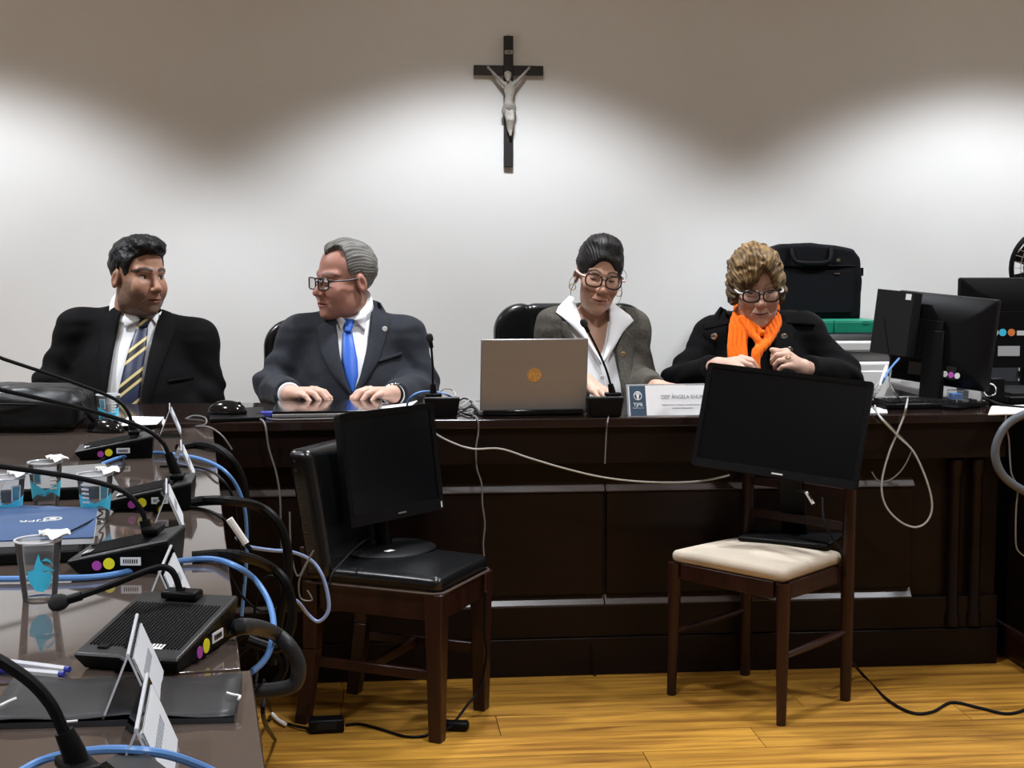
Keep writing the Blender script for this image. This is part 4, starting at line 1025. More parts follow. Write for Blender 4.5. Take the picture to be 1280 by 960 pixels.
def office_chair(px, Y, label, w=.47, top=.99, zs=.40, rz=0.0):
    p = pY(px, 450, Y); t = thing('office_chair', label, 'chair', (p.x, Y - .10, 0), rz)
    b0 = zs + .12; hh = (top - b0) / 2; zc = (top + b0) / 2
    def fbk(p):
        q = np.stack([np.abs(p[:, 0]), np.abs(p[:, 1] - .10 - .25 * p[:, 0] ** 2 * -1), np.abs(p[:, 2] - zc)], 1); e = q - V3(w / 2 - .075, .008, hh - .075)
        dd = np.sqrt((np.maximum(e[:, [0, 2]], 0) ** 2).sum(1)) + np.minimum(e[:, [0, 2]].max(1), 0) - .075
        k = np.sqrt(np.maximum(dd, 0) ** 2 + np.maximum(q[:, 1] - .012, 0) ** 2) + np.minimum(np.maximum(dd, q[:, 1] - .012), 0) - .022
        return k + .006 * np.exp(-((q[:, 0] - w * .30) / .010) ** 2)
    v, q = nets(fbk, (-w / 2 - .06, -.02, b0 - .06), (w / 2 + .06, .22, top + .06), .008); mesh_np('backrest', [(v, q)], M['leather'], t)
    MB().box((0, -.16, zs - .045), (w - .02, .44, .08)).build('seat', M['leather'], t, bevel=.03, seg=3)
    MB().box((0, .10, (b0 + zs) / 2 - .02), (.07, .018, b0 - zs + .12)).build('back_bracket', M['plastic'], t, bevel=.004)
    MB().cyl((0, -.14, .10), (0, -.14, zs - .086), .028).build('gas_column', M['plastic'], t)
    for k in range(5):
        an = math.radians(72 * k + 18); e = (math.cos(an) * .26, -.14 + math.sin(an) * .26)
        m = MB(); m.tube([(math.cos(an) * .02, -.14 + math.sin(an) * .02, .10), (e[0], e[1], .072)], .018, 8, sub=1, radii=(1.2, .8)); b = m.build('base_spoke', M['plastic'], t)
        MB().cyl((e[0] - .012, e[1], .029), (e[0] + .012, e[1], .029), .0285, n=14).build('caster', M['plastic'], b)
    return t
office_chair(430, 5.0, 'black leather office chair behind the man in charcoal suit, only its left edge showing', w=.50, top=.95)
office_chair(713, 5.0, 'black leather office chair behind the woman with the laptop', w=.50, top=1.0)
office_chair(956, 4.98, 'black leather office chair behind the woman in the orange scarf', w=.40, top=.975)

# ================================================================== MONITORS
def monitor(name, label, cat, loc, rz, w, h, zc, tilt, roll=0.0, th=.03, bez=.016, chin=.022, stand='disc', off=(0, 0), panel='screen', tag_mark=None):
    t = thing(name, label, cat, loc, rz)
    P = Matrix.Translation((off[0], off[1], zc)) @ Matrix.Rotation(math.radians(roll), 4, 'Y') @ Matrix.Rotation(math.radians(-tilt), 4, 'X')
    m = MB(); m.M = P; fr = rrect(w, h, .008, 3)
    # front bezel ring + rear shell
    inn = rrect(w - 2 * bez, h - bez - chin, .002, 3); dz = (chin - bez) / 2; n = len(fr)
    m.add([(x, -.012, z) for x, z in fr] + [(x, -.0105, z + dz) for x, z in inn] + [(x, -.007, z + dz) for x, z in inn] + [(x, .002, z) for x, z in fr] + [(x * .985, .012, z * .98) for x, z in fr] + [(x * .8, th, z * .72) for x, z in fr] + [(x * .4, th + .004, z * .4) for x, z in fr],
          [(i, (i + 1) % n, k * n + n + (i + 1) % n, k * n + n + i) for k in (0,) for i in range(n)] + [(n + i, n + (i + 1) % n, 2 * n + (i + 1) % n, 2 * n + i) for i in range(n)] +
          [(i, (i + 1) % n, 3 * n + (i + 1) % n, 3 * n + i) for i in range(n)] + [(k * n + i, k * n + (i + 1) % n, (k + 1) * n + (i + 1) % n, (k + 1) * n + i) for k in (3, 4, 5) for i in range(n)] + [tuple(range(6 * n, 7 * n))])
    m.build('housing', M['plastic'], t, smooth=40)
    m = MB(); m.M = P; m.add([(x, -.0075, z + dz) for x, z in inn], [tuple(range(n))]); m.add([(x, -.0068, z + dz) for x, z in inn], [tuple(range(n))]); m.build('screen', M[panel], t, smooth=0)
    m = MB(); m.M = P; m.box((w * .03, -.0126, -h / 2 + chin * .45), (.030, .0012, .004)); m.build('maker_plate', M['papergrey' if w > .4 else 'cablegrey'], t, smooth=0)
    if stand == 'disc':
        MB().lathe([(.128, .0), (.13, .004), (.118, .009), (.05, .014), (0, .016)], 40, sy=.82).build('base', M['plastic'], t)
        m = MB(); m.tube([(0, .025, .012), (0, .035, zc * .5), (off[0], off[1] + th * .9, zc - .01)], .022, 12, sub=4); m.build('stand_neck', M['plastic'], t)
    else:
        MB().box((0, .0, .006), (.25, .19, .012)).build('base', M['plastic'], t, bevel=.004)
        m = MB(); m.hexa([(-.035, .02, .012), (.035, .02, .012), (.035, .045, .012), (-.035, .045, .012)], [(off[0] - .033, off[1] + th * .8, zc + .03), (off[0] + .033, off[1] + th * .8, zc + .03), (off[0] + .033, off[1] + th * .8 + .025, zc + .03), (off[0] - .033, off[1] + th * .8 + .025, zc + .03)])
        m.build('stand_neck', M['plastic'], t, bevel=.003)
    return t, P
pA = pz(489, 692, .413)
tA, PA = monitor('monitor', 'small black monitor with round base standing on the black leather chair', 'monitor', (pA.x, pA.y, .4235), math.radians(46), .355, .288, .228, 8, 0, off=(0, .0), chin=.03)
m = MB(); m.M = PA; m.box((.166, -.0128, -.13), (.004, .001, .016)); m.build('price_sticker', M['white'], tA, smooth=0)
MB().box((-.06, -.05, .0135), (.026, .016, .0006)).build('label_sticker', M['offwhite'], tA, smooth=0)
pB = pz(975, 668, .405)
tB, PB = monitor('monitor', 'wide black monitor tilted back on the beige-seated wooden chair', 'monitor', (1.153, 3.83, .4105), math.radians(-33), .455, .285, .330, 14, 4.5, off=(0.0, -.118), stand='plate', bez=.013, chin=.022)
# cable stub with a white tag under the wide monitor
m = MB(); m.M = PB; m.tube([(.07, .0, -.149), (.075, .0, -.165), (.10, -.012, -.17), (.125, -.012, -.20)], .004, 6); m.build('signal_cable', M['rubber'], tB)
m = MB(); m.M = PB; m.tube([(.098, -.012, -.168), (.122, -.012, -.196)], .0048, 6, sub=1); m.build('cable_tag', M['offwhite'], tB)

# monitor seen from behind on the bench, mini computer clamped to it
tC, PC = monitor('monitor', 'black monitor seen from behind with a mini computer on it, on the bench', 'monitor', (1.70, 4.19, ZB), math.radians(129), .33, .275, .195, -5, -4, th=.035, stand='plate', chin=.02, off=(-.0, -.03))
def onC(name, mb, m_): o = mb.build(name, m_, tC, smooth=30, bevel=.001); o.matrix_local = PC; return o
onC('mount_plate', MB().box((.03, .046, -.005), (.11, .016, .12)), M['plastic'])
pc = onC('mini_computer', MB().box((.118, .080, .035), (.125, .050, .195)), M['plasticgrey'])
MB_ = MB(); MB_.box((.072, .1056, .117), (.018, .0012, .018)); MB_.build('white_label', M['white'], pc, smooth=0)
onC('vent_slot', MB().box((-.04, .030, .090), (.16, .006, .004)), M['plasticgl'])
onC('yellow_sticker', MB().box((.03, .0135, .122), (.014, .004, .014)), mat('pale_yellow_sticker', (.75, .72, .35), .6))
onC('port_recess', MB().box((.0, .034, -.095), (.16, .012, .04)), M['plasticgl'])
for k, cc in enumerate(('white', 'purple', 'offwhite')):
    o = MB().lathe([(.009, 0), (.009, .001), (0, .001)], 14).build('round_sticker', M[cc], tC); o.matrix_local = PC @ Matrix.Translation((-.045 - k * .020, .0405, -.100)) @ Matrix.Rotation(math.radians(-90), 4, 'X')
# second monitor seen from behind, further right
tD, PD = monitor('monitor', 'large black monitor back with blue and orange stickers at right edge', 'monitor', (2.245, 4.74, .738), math.radians(176), .49, .30, .225, 0, 0, th=.03, stand='plate')
def onD(name, mb, m_, par=None): o = mb.build(name, m_, par or tD, smooth=30); o.matrix_local = PD; return o
onD('rear_cover', MB().box((0, .04, -.06), (.36, .02, .19)), M['plastic'])
for x, mt in ((.135, M['offwhite']), (.108, M['cyan']), (.078, mat('orange_sticker', (.75, .22, .05), .5))):
    o = MB().lathe([(.0125, 0), (.0125, .0012), (0, .0012)], 20).build('round_sticker', mt, tD); o.matrix_local = PD @ Matrix.Translation((x, .0505, -.035)) @ Matrix.Rotation(math.radians(-90), 4, 'X')
onD('asset_label', MB().box((.035, .0508, -.037), (.048, .0012, .016)), M['offwhite'])
onD('rating_label', MB().box((.085, .0508, -.098), (.075, .0012, .034)), mat('silver_label', (.42, .43, .44), .4))

# ================================================================== LAPTOP, NAME PLATE
def lid_laptop():
    a = pz(600, 521, ZB); b = pz(733, 519, ZB); c = (a + b) / 2; w = (b - a).length
    rz = math.atan2(b.y - a.y, b.x - a.x)
    t = thing('laptop', 'open silver laptop on the bench with its lid toward the camera', 'laptop', (c.x, c.y + .012, ZB), rz)
    MB().box((0, .115, .009), (w, .225, .014)).build('keyboard_base', M['silver'], t, bevel=.003)
    MB().box((0, -.003, .010), (w * .94, .012, .013)).build('hinge', M['plasticgl'], t, bevel=.002)
    P = Matrix.Translation((0, -.006, .016)) @ Matrix.Rotation(math.radians(8), 4, 'X')
    h = .205
    m = MB(); m.M = P; m.box((0, 0, h / 2), (w, .007, h)); l = m.build('lid', M['silver'], t, bevel=.003)
    m = MB(); m.M = P; m.box((0, .0042, h / 2), (w - .014, .001, h - .02)); m.build('screen', M['screen'], l, smooth=0)
    k = MB().box((0, .10, .0165), (w - .04, .10, .0015)).build('keys', M['plastic'], t, smooth=0)
    e = MB(); e.lathe([(.0205, 0), (.0205, .0008), (0, .0008)], 40); o = e.build('emblem', M['bronze'], l); o.matrix_local = P @ front_M(.0, -.0036, h * .50)
    text('emblem_letters', 'hp', .034, M['chrome'], l, P @ front_M(-.0, -.0048, h * .50 + .001) @ Matrix.Shear('XZ', 4, (0, 0)) , .0002)
    for ch in [x[0] for x in TEXTS if x[1] == l]:
        if ch.type == 'FONT': ch.data.shear = .25; ch.data.offset = -.0004
    for sx in (-.38, .38): MB().box((sx * w, .12, .001), (.05, .02, .002)).build('foot', M['rubber'], t)
    return t
lid_laptop()
def name_plate():
    a = pz(789, 524, ZB); c = pz(850, 523.5, ZB); w = .268
    t = thing('name_plate', 'acrylic name plate with dark blue TJPR band and white card on the bench', 'name plate', (a.x + w / 2, 3.957, ZB), math.radians(1.0))
    P = Matrix.Rotation(math.radians(-20), 4, 'X'); h = .094
    m = MB(); m.M = P; m.box((0, -.0012, h / 2), (w, .0018, h)); m.build('front_sheet', M['acrylic'], t, smooth=0)
    m = MB(); m.M = P; m.box((.002, -.0024, h / 2 - .001), (w - .006, .0006, h - .008)); cd = m.build('card', M['paper'], t, smooth=0)
    m = MB(); m.M = P; m.box((-w / 2 + .031, -.0029, h / 2 - .001), (.046, .0006, h - .008)); m.build('blue_band', M['tjblue'], t, smooth=0)
    P2 = Matrix.Translation((0, .0645, 0)) @ Matrix.Rotation(math.radians(20), 4, 'X')
    m = MB(); m.M = P2; m.box((0, .0012, h / 2), (w, .0018, h)); m.build('rear_sheet', M['acrylic'], t, smooth=0)
    TX = lambda x, z: P @ front_M(x, -.0034, z)
    bx = -w / 2 + .031
    text('band_lettering', 'TJPR', .0145, M['paper'], t, TX(bx, .034), sx=.95)
    text('band_small_lettering', 'TRIBUNAL DE JUSTIÇA', .0032, M['papergrey'], t, TX(bx, .0245))
    em = MB(); em.tube([(.011 * math.sin(a_), 0, .012 * math.cos(a_)) for a_ in np.linspace(0, 2 * math.pi, 21)[:-1]], .0009, 5, True, sub=1)
    em.add([(-.0105, 0, .003), (0, 0, .0135), (.0105, 0, .003), (.0045, 0, .0045), (.002, 0, -.010), (-.002, 0, -.010), (-.0045, 0, .0045)], [(0, 3, 1), (0, 6, 1), (1, 3, 2)][:1] + [(0, 1, 6), (1, 3, 6), (1, 2, 3), (6, 3, 4), (6, 4, 5)])
    o = em.build('band_emblem', M['paper'], t, smooth=0); o.matrix_local = P @ Matrix.Translation((bx, -.0042, .060))
    text('name_lettering', 'DESª ÂNGELA KHURY', .0155, M['ink'], t, TX(.028, .055), sx=.86)
    text('title_lettering', 'PRESIDENTE DA COMISSÃO E COORDENADORA DA', .0055, M['ink'], t, TX(.025, .032), sx=.92)
    text('title_lettering', 'COMISSÃO PERMANENTE', .0055, M['ink'], t, TX(.023, .0225), sx=.95)
name_plate()

# ================================================================== CONFERENCE MICROPHONES
def mic_unit(label, loc, rz, neck, collar, L=.150, W=.118, head=True, hi=.054, lo_=.022, stickers=True, nr=.0042):
    """wedge shaped desk unit; local +y is the thick microphone end, local +x the sticker side; neck: world points"""
    t = thing('conference_microphone', label, 'microphone', loc, rz, 'desk microphones')
    w, l = W / 2, L / 2
    m = MB(); m.hexa([(-w + .008, -l + .012, .001), (w - .008, -l + .012, .001), (w - .008, l - .004, .001), (-w + .008, l - .004, .001)], [(-w, -l, lo_ - .004), (w, -l, lo_ - .004), (w, l, hi - .004), (-w, l, hi - .004)])
    m.build('body', M['plastic'], t, bevel=.002)
    sl = math.atan2(hi - lo_, L)
    m = MB(); m.hexa([(-w, -l, lo_ - .0035), (w, -l, lo_ - .0035), (w, l, hi - .0035), (-w, l, hi - .0035)], [(-w + .002, -l + .002, lo_), (w - .002, -l + .002, lo_), (w - .002, l - .002, hi), (-w + .002, l - .002, hi)])
    m.build('top_plate', M['unittop'], t, bevel=.001)
    m = MB(); T_ = Matrix.Translation((0, 0, (hi + lo_) / 2)) @ Matrix.Rotation(sl, 4, 'X'); m.M = T_
    for k in range(26): m.box((-w + .010 + k * (W - .02) / 25, -.006, .0006), (.0016, L * .68, .0016))
    m.build('speaker_grille', M['plastic'], t, smooth=0)['kind'] = 'stuff'
    m = MB(); m.M = T_; m.box((w * .35, -l * .72, .0008), (.026, .012, .001)); m.build('white_label', M['white'], t, smooth=0)
    m = MB(); m.M = T_; m.box((-w * .55, -l * .80, .001), (.012, .009, .002)); m.build('button', M['plastic'], t, smooth=0)
    sm_ = lambda y, z: (w - .0045 + .0045 * 0, y, z)
    def side(name, y, z, mbx, mt):
        o = mbx.build(name, mt, t, smooth=0); f = z / (hi if y > 0 else .035)
        o.matrix_local = Matrix.Translation((w + .0006, y, z)) @ Matrix.Rotation(math.radians(90), 4, 'Z') @ Matrix.Rotation(math.radians(90), 4, 'X'); return o
    if stickers:
        side('yellow_sticker', -.012, .0175, MB().lathe([(.0085, 0), (.0085, .001), (0, .001)], 20), M['yellow'])
        side('purple_sticker', -.030, .0145, MB().lathe([(.0072, 0), (.0072, .001), (0, .001)], 20), M['purple'])
        lb = side('number_label', .020, .021, MB().box((0, 0, .0005), (.030, .012, .001)), M['papergrey'])
        dg = MB()
        for k in range(7): dg.box((-.010 + k * .0032, 0, .0013), (.0016, .006, .0006))
        dg.build('printed_digits', M['rubber'], lb, smooth=0)['kind'] = 'stuff'
        side('side_slot', .045, .040, MB().box((0, 0, .0004), (.020, .0025, .001)), M['plasticgl'])
    # neck, collar and head are modelled in the unit's space
    inv = (Matrix.Translation(loc) @ Matrix.Rotation(rz, 4, 'Z')).inverted()
    P = [inv @ Vector(p) for p in neck]
    Cc = [inv @ Vector(p) for p in collar]
    base = Vector((Cc[0].x, min(Cc[0].y, l - .012), hi - .002))
    MB().box((base.x, base.y, hi + .003), (.046, .026, .010)).build('mic_socket', M['plastic'], t, bevel=.003)
    MB().tube([base] + Cc[1:], .0098, 12, sub=3, radii=(1.15, 1.0, .8)).build('mic_collar', M['plastic'], t)
    MB().tube(P, nr, 8, sub=7).build('gooseneck', M['rubber'], t)
    if head:
        d = (P[-1] - P[-2]).normalized(); e = P[-1]
        m = MB(); m.cyl(e - d * .018, e + d * .004, .0058, n=12); m.build('head_sleeve', M['plastic'], t)
        hd = MB(); hd.lathe([(0, -.012), (.006, -.011), (.0098, -.005), (.0105, .003), (.008, .010), (.004, .0128), (0, .0132)], 18); o = hd.build('mic_head', mat('foam_windscreen', (.012, .012, .012), .9, bump=.6, bscale=900), t)
        o.matrix_local = Matrix.Translation(e + d * .010) @ d.to_track_quat('Z', 'Y').to_matrix().to_4x4()
    return t
def nk(Y, pts): return [pY(x, y, Y) for x, y in pts]
def unit_side(px, py, L, extra=0):
    rz = math.radians(-95.7 + extra); p = pz(px, py, ZT); n = Vector((math.cos(rz), math.sin(rz), 0)); return p - n * .059, rz
l3, r3 = unit_side(147, 719, .15); Y3 = l3.y + .002
mic_unit('desk microphone with white label beside the blue folder, third from the bench', (l3.x, l3.y, ZT), r3, nk(Y3, [(186, 668), (183, 655), (173, 632), (150, 612), (100, 598), (50, 590), (0, 583), (-40, 577)]), nk(Y3, [(192, 686), (187, 670), (180, 650)]))
l2, r2 = unit_side(186, 640, .15, 8); Y2 = l2.y + .002
mic_unit('desk microphone behind the cups, second from the bench, neck crossing to the left', (l2.x, l2.y, ZT), r2, nk(Y2, [(214, 578), (210, 566), (203, 553), (188, 540), (158, 527), (100, 510), (40, 496), (0, 487), (-30, 479)]), nk(Y2, [(222, 598), (217, 584), (210, 566)]), L=.155)
l1, r1 = unit_side(143, 575, .15, 12); Y1 = l1.y + .002
mic_unit('desk microphone nearest the man in black suit, farthest of the left row', (l1.x, l1.y, ZT), r1, nk(Y1, [(165, 540), (164, 527), (158, 512), (140, 497), (80, 474), (20, 454), (0, 447), (-20, 438)]), nk(Y1, [(168, 548), (166, 538), (164, 526)]), L=.175)
c4 = Vector((-.252, 1.70, ZT)); Y4 = 1.765
mic_unit('desk microphone with curved neck and round foam head, front one beside the black folder', tuple(c4), math.radians(-18),
         nk(Y4, [(225, 742), (222, 728), (215, 714), (203, 709), (183, 714), (140, 731), (104, 744), (84, 750)]), nk(Y4, [(228, 764), (227, 750), (224, 736)]), L=.172, W=.128)
Y5 = 1.17; p5 = pz(96, 1062, ZT)
mic_unit('desk microphone at the bottom left corner, base cut off by the frame', (p5.x, p5.y, ZT), math.radians(-60), nk(Y5, [(85, 925), (77, 908), (63, 880), (38, 852), (0, 826), (-40, 806)]), nk(Y5, [(98, 962), (92, 940), (80, 914)]), L=.15, nr=.0052)
def bench_mic(label, px, py, neckpx, Y, rz):
    p = pz(px, py, ZB); n = nk(Y, neckpx)
    return mic_unit(label, (p.x, Y + .02, ZB), rz, n, [n[0], n[0] * .6 + n[1] * .4, n[1]], L=.11, W=.10, hi=.058, lo_=.045, stickers=False, nr=.0032)
bench_mic('desk microphone on the bench between laptop and name plate', 757, 521, [(766, 494), (763, 480), (757, 460), (746, 435), (735, 414), (732, 408)], 3.99, math.radians(180))
bench_mic('desk microphone on the bench beside the man in charcoal suit', 553, 523, [(542, 494), (541, 480), (541, 460), (540, 445), (539, 432), (538, 427)], 4.02, math.radians(180))

# ================================================================== ACRYLIC TENT HOLDERS
def holder(near, far, label, L=.165, lean=0.0, w=.058, h=.072):
    a = pz(*near, ZT + h); b = pz(*far, ZT + h); d = (b - a); rz = math.atan2(-d.x, d.y); c = (a + b) / 2
    t = thing('tent_card_holder', label, 'card holder', (c.x, c.y, ZT), rz, 'acrylic name holders')
    s_ = math.atan2(w / 2, h); sl = math.hypot(w / 2, h)
    for sg, nm in ((-1, 'left_sheet'), (1, 'right_sheet')):
        P = Matrix.Translation((0, 0, h)) @ Matrix.Rotation(-sg * s_, 4, 'Y')
        m = MB(); m.M = P
        cut = .022
        poly = [(-L / 2, -.001), (L / 2, -.001), (L / 2, -sl + cut), (L / 2 - cut, -sl), (-L / 2 + cut * .6, -sl), (-L / 2, -sl + cut * .6)]
        n = len(poly)
        m.add([(-.0011, y, z) for y, z in poly] + [(.0011, y, z) for y, z in poly], [tuple(reversed(range(n))), tuple(range(n, 2 * n))], 0)
        m.add([(-.0011, y, z) for y, z in poly] + [(.0011, y, z) for y, z in poly], [(i, (i + 1) % n, n + (i + 1) % n, n + i) for i in range(n)], 1)
        m.build('acrylic_sheet', [M['acrylic'], M['acrylicedge']], t, smooth=0)
        if sg == 1:
            m = MB(); m.M = P; m.box((.0018, .004, -sl * .50), (.0006, L * .86, sl * .78)); cd = m.build('card', M['papergrey'], t, smooth=0)
            tx = MB(); tx.M = P
            for k in range(9): tx.box((.0023, -.045 + k * .0105, -sl * .45), (.0003, .0062, .011))
            tx.build('card_lettering', mat('faint_ink', (.33, .36, .41), .8), t, smooth=0)['kind'] = 'stuff'
    m = MB(); m.tube([(0, -L / 2, h), (0, L / 2, h)], .0021, 8, sub=1); m.build('ridge', M['acrylicedge'], t)
    return t
holder((159, 823), (172, 766), 'clear acrylic tent holder standing across the black folder beside the front microphone')
holder((170, 915), (184, 842), 'clear acrylic tent holder nearest the camera, cut by the bottom edge')
holder((199, 716), (214, 682), 'clear acrylic tent holder just behind the front microphone')
holder((208, 626), (208, 592), 'clear acrylic tent holder leaning beside the third microphone from the bench')
holder((227, 569), (226, 546), 'clear acrylic tent holder at the right table edge beside the second microphone')
holder((212, 519), (212, 499), 'clear acrylic tent holder closest to the bench')

# ================================================================== CUPS
def cup(px, py, z, label, design, h=.084, rt=.031, rb=.0225, foil=0, face=0.0):
    p = pz(px, py, z); t = thing('plastic_cup', label, 'cup', (p.x, p.y, z), math.atan2(-p.x, p.y) + face, 'disposable water cups')
    m = MB(); m.lathe([(0, .003), (rb * .8, .003), (rb * .92, 0), (rb, .001), (rb + (rt - rb) * .25, h * .25), (rb + (rt - rb) * .26, h * .26), (rt, h - .002)], 36); m.build('cup_wall', M['cup'], t, smooth=50)
    m = MB(); m.tube([(rt * math.cos(a), rt * math.sin(a), h - .001) for a in np.linspace(0, 2 * math.pi, 37)[:-1]], .0017, 6, True, sub=1); m.build('rim', M['cuprim'], t)
    def R(z_): return rb + (rt - rb) * z_ / h + .0005
    def patch(name, poly, mt):                      # poly in (angle deg from the front, z fraction)
        pr = MB()
        P2 = [(math.radians(-90 + a), f * h) for a, f in poly]; ca = sum(a for a, f in P2) / len(P2); cf = sum(f for a, f in P2) / len(P2)
        def pt(a, z_): return (R(z_) * math.cos(a), R(z_) * math.sin(a), z_)
        n = len(P2); vs = [pt(ca, cf)]; fs = []
        for k in (1, 2, 3, 4):
            for a, z_ in P2: vs.append(pt(ca + (a - ca) * k / 4, cf + (z_ - cf) * k / 4))
        for i in range(n): fs.append((0, 1 + i, 1 + (i + 1) % n))
        for k in range(3):
            for i in range(n): fs.append((1 + k * n + i, 1 + k * n + (i + 1) % n, 1 + (k + 1) * n + (i + 1) % n, 1 + (k + 1) * n + i))
        pr.add(vs, fs); return pr.build(name, mt, t, smooth=0)
    if design == 'splash':
        patch('printed_drop', [(-35, .45), (-28, .32), (-10, .20), (12, .18), (32, .28), (38, .42), (30, .52), (14, .50), (0, .56), (-16, .54), (-30, .52)], M['cyan'])
        patch('printed_wave', [(-38, .52), (-16, .54), (-8, .70), (0, .82), (4, .70), (14, .62), (30, .58), (48, .50), (30, .52), (8, .52), (-20, .50)], M['cyan'])
        patch('printed_wave', [(6, .70), (18, .74), (30, .70), (40, .60), (30, .66), (18, .70)], M['cyan'])
    else:
        patch('printed_wave', [(-80, .20), (-40, .32), (-5, .28), (30, .36), (75, .22), (75, .60), (55, .56), (30, .44), (0, .36), (-30, .48), (-60, .62), (-80, .60)], M['cyan'])
        fr_ = [(-48, .55), (-16, .55), (-16, .88), (-48, .88)] if design == 'frame' else [(14, .48), (50, .48), (50, .84), (14, .84)]
        patch('printed_panel', fr_, mat('pale_print', (.62, .80, .88), .5)); c_ = [(sum(a for a, f in fr_) / 4, sum(f for a, f in fr_) / 4)][0]
        patch('printed_panel', [(c_[0] + (a - c_[0]) * .75, c_[1] + (f - c_[1]) * .75) for a, f in fr_], mat('teal_print', (.09, .28, .38), .5)).scale = (1.012, 1.012, 1)
        for k in range(5):
            a0 = (16 if design == 'frame' else -52) ; patch('printed_text_line', [(a0, .42 + k * .09), (a0 + 30, .42 + k * .09), (a0 + 30, .47 + k * .09), (a0, .47 + k * .09)], M['white']).scale = (1.01, 1.01, 1)
    if foil:
        rows = []
        for j in range(6):
            r_ = rt * (.15 + .22 * j); rows.append([(r_ * math.cos(a) * 1.0 + .004 * foil, r_ * math.sin(a), h + .003 + .006 * rng.random() + .002 * math.sin(5 * a + j)) for a in np.linspace(math.radians(-70), math.radians(95), 13)])
        m = MB(); m.grid(rows); o = m.build('foil_lid', M['white'], t, smooth=0); sd = o.modifiers.new('solid', 'SOLIDIFY'); sd.thickness = .0006
    return t
cup(50, 749, ZT, 'clear plastic cup with turquoise splash print beside the front microphone', 'splash', foil=1)
cup(120, 652, ZT, 'clear plastic cup with turquoise label at the blue folder corner', 'panel', foil=1, h=.086)
cup(58, 634, ZT, 'clear plastic cup with barcode print behind the blue folder', 'frame', foil=1, h=.086)
cup(10, 652, ZT, 'clear plastic cup with torn foil at the left frame edge', 'panel', foil=1, h=.08)
cup(136, 531, ZB, 'clear plastic cup with turquoise print in front of the striped tie', 'frame', h=.082)

# ================================================================== FOLDERS, PAPERS, PENS, LAPTOPS ON THE LEFT TABLES
def sheet(name, label, cat, quad, z0, z1, mt, edge=None, group=None, bevel=0):
    c = sum((Vector(q) for q in quad), Vector()) / 4; t = thing(name, label, cat, (c.x, c.y, z0), 0, group)
    m = MB(); m.prism([(q[0] - c.x, q[1] - c.y) for q in quad], 0, z1 - z0); return t, m, c
Q = [pz(x, y, .742) for x, y in ((-60, 697), (98, 690), (106, 660), (-60, 655))]
t, m, c = sheet('laptop', 'closed black laptop lying under the blue folder', 'laptop', Q, ZT + .0005, .745, None); m.build('case', M['plastic'], t, bevel=.003)
for k in range(6):
    q = pz(20 + k * 12, 690 - k * .6, .735); MB().box((q.x - c.x, q.y - c.y - .001, .009), (.011, .003, .006)).build('port', M['plasticgl'], t, smooth=0)
Q = [pz(x, y, .760) for x, y in ((-95, 676), (117, 668), (122, 632), (-70, 625))]
t, m, c = sheet('document_folder', 'blue card folder with white upside-down TJPR lettering', 'folder', Q, .7455, .7535, None)
m.build('papers', M['paper'], t, smooth=0)
m = MB(); m.prism([(q.x - c.x, q.y - c.y) for q in Q], .0084, .0104); m.build('cover', M['navy'], t, smooth=0)
d = (Q[1] - Q[0]); rzf = math.atan2(d.y, d.x); o_ = pz(42, 651, .7562) - Vector((c.x, c.y, .7455))
TM = Matrix.Translation((o_.x, o_.y, .01065)) @ Matrix.Rotation(rzf + math.pi, 4, 'Z')
text('cover_lettering', 'TJPR', .022, M['white'], t, TM, sx=1.1)
e2 = pz(66, 648.5, .7562) - Vector((c.x, c.y, .7455))
m = MB(); m.tube([(.014 * math.cos(a), .014 * math.sin(a), 0) for a in np.linspace(0, 2 * math.pi, 17)[:-1]], .0016, 5, True, sub=1); m.box((0, .002, 0), (.010, .014, .001)); o = m.build('cover_emblem', M['white'], t, smooth=0); o.location = (e2.x, e2.y, .0105)
Q = [pz(x, y, .748) for x, y in ((0, 614), (150, 608), (132, 580), (14, 588))]
t, m, c = sheet('laptop', 'closed grey laptop with vented black edge behind the cups', 'laptop', Q, ZT + .0005, .748, None); m.build('case', M['plastic'], t, bevel=.003)
m = MB(); m.prism([((q.x - c.x) * .985, (q.y - c.y) * .985) for q in Q], .0218, .0235); m.build('lid', mat('grey_laptop_lid', (.16, .16, .16), .45), t, smooth=0)
for k in range(8):
    q = pz(70 + k * 5, 613.5, .738); MB().box((q.x - c.x, q.y - c.y - .002, .011), (.004, .004, .008)).build('vent', M['plasticgl'], t, smooth=0)
# black elastic folder
Q = [pz(x, y, ZT + .004) for x, y in ((-30, 908), (293, 899), (303, 848), (18, 853))]
t, m, c = sheet('elastic_folder', 'black card folder with white elastic ends lying on nearest table', 'folder', Q, ZT + .0005, ZT + .006, None)
m.build('rear_board', M['blackcard'], t, smooth=0)
m = MB(); n1, n2 = 14, 8
rows = []
for j in range(n2 + 1):
    v_ = j / n2; a_ = Q[0].lerp(Q[3], v_); b_ = Q[1].lerp(Q[2], v_)
    rows.append([((a_.lerp(b_, i / n1)).x - c.x, (a_.lerp(b_, i / n1)).y - c.y, .0075 + .005 * (1 - v_) * math.sin(i / n1 * 3.1) * .6 + .002 * math.sin(i * .9 + j)) for i in range(n1 + 1)])
m.grid(rows); fc = m.build('front_board', M['blackcard'], t); sd = fc.modifiers.new('solid', 'SOLIDIFY'); sd.thickness = .0012
for pts in ([(284, 866), (291, 868), (300, 870), (298, 874)], [(0, 882), (10, 877), (20, 873)], [(75, 903), (85, 902), (97, 901)]):
    MB().tube([(pz(x, y, ZT + .015) - Vector((c.x, c.y, ZT + .0005))) for x, y in pts], .0014, 6).build('elastic', M['white'], t)
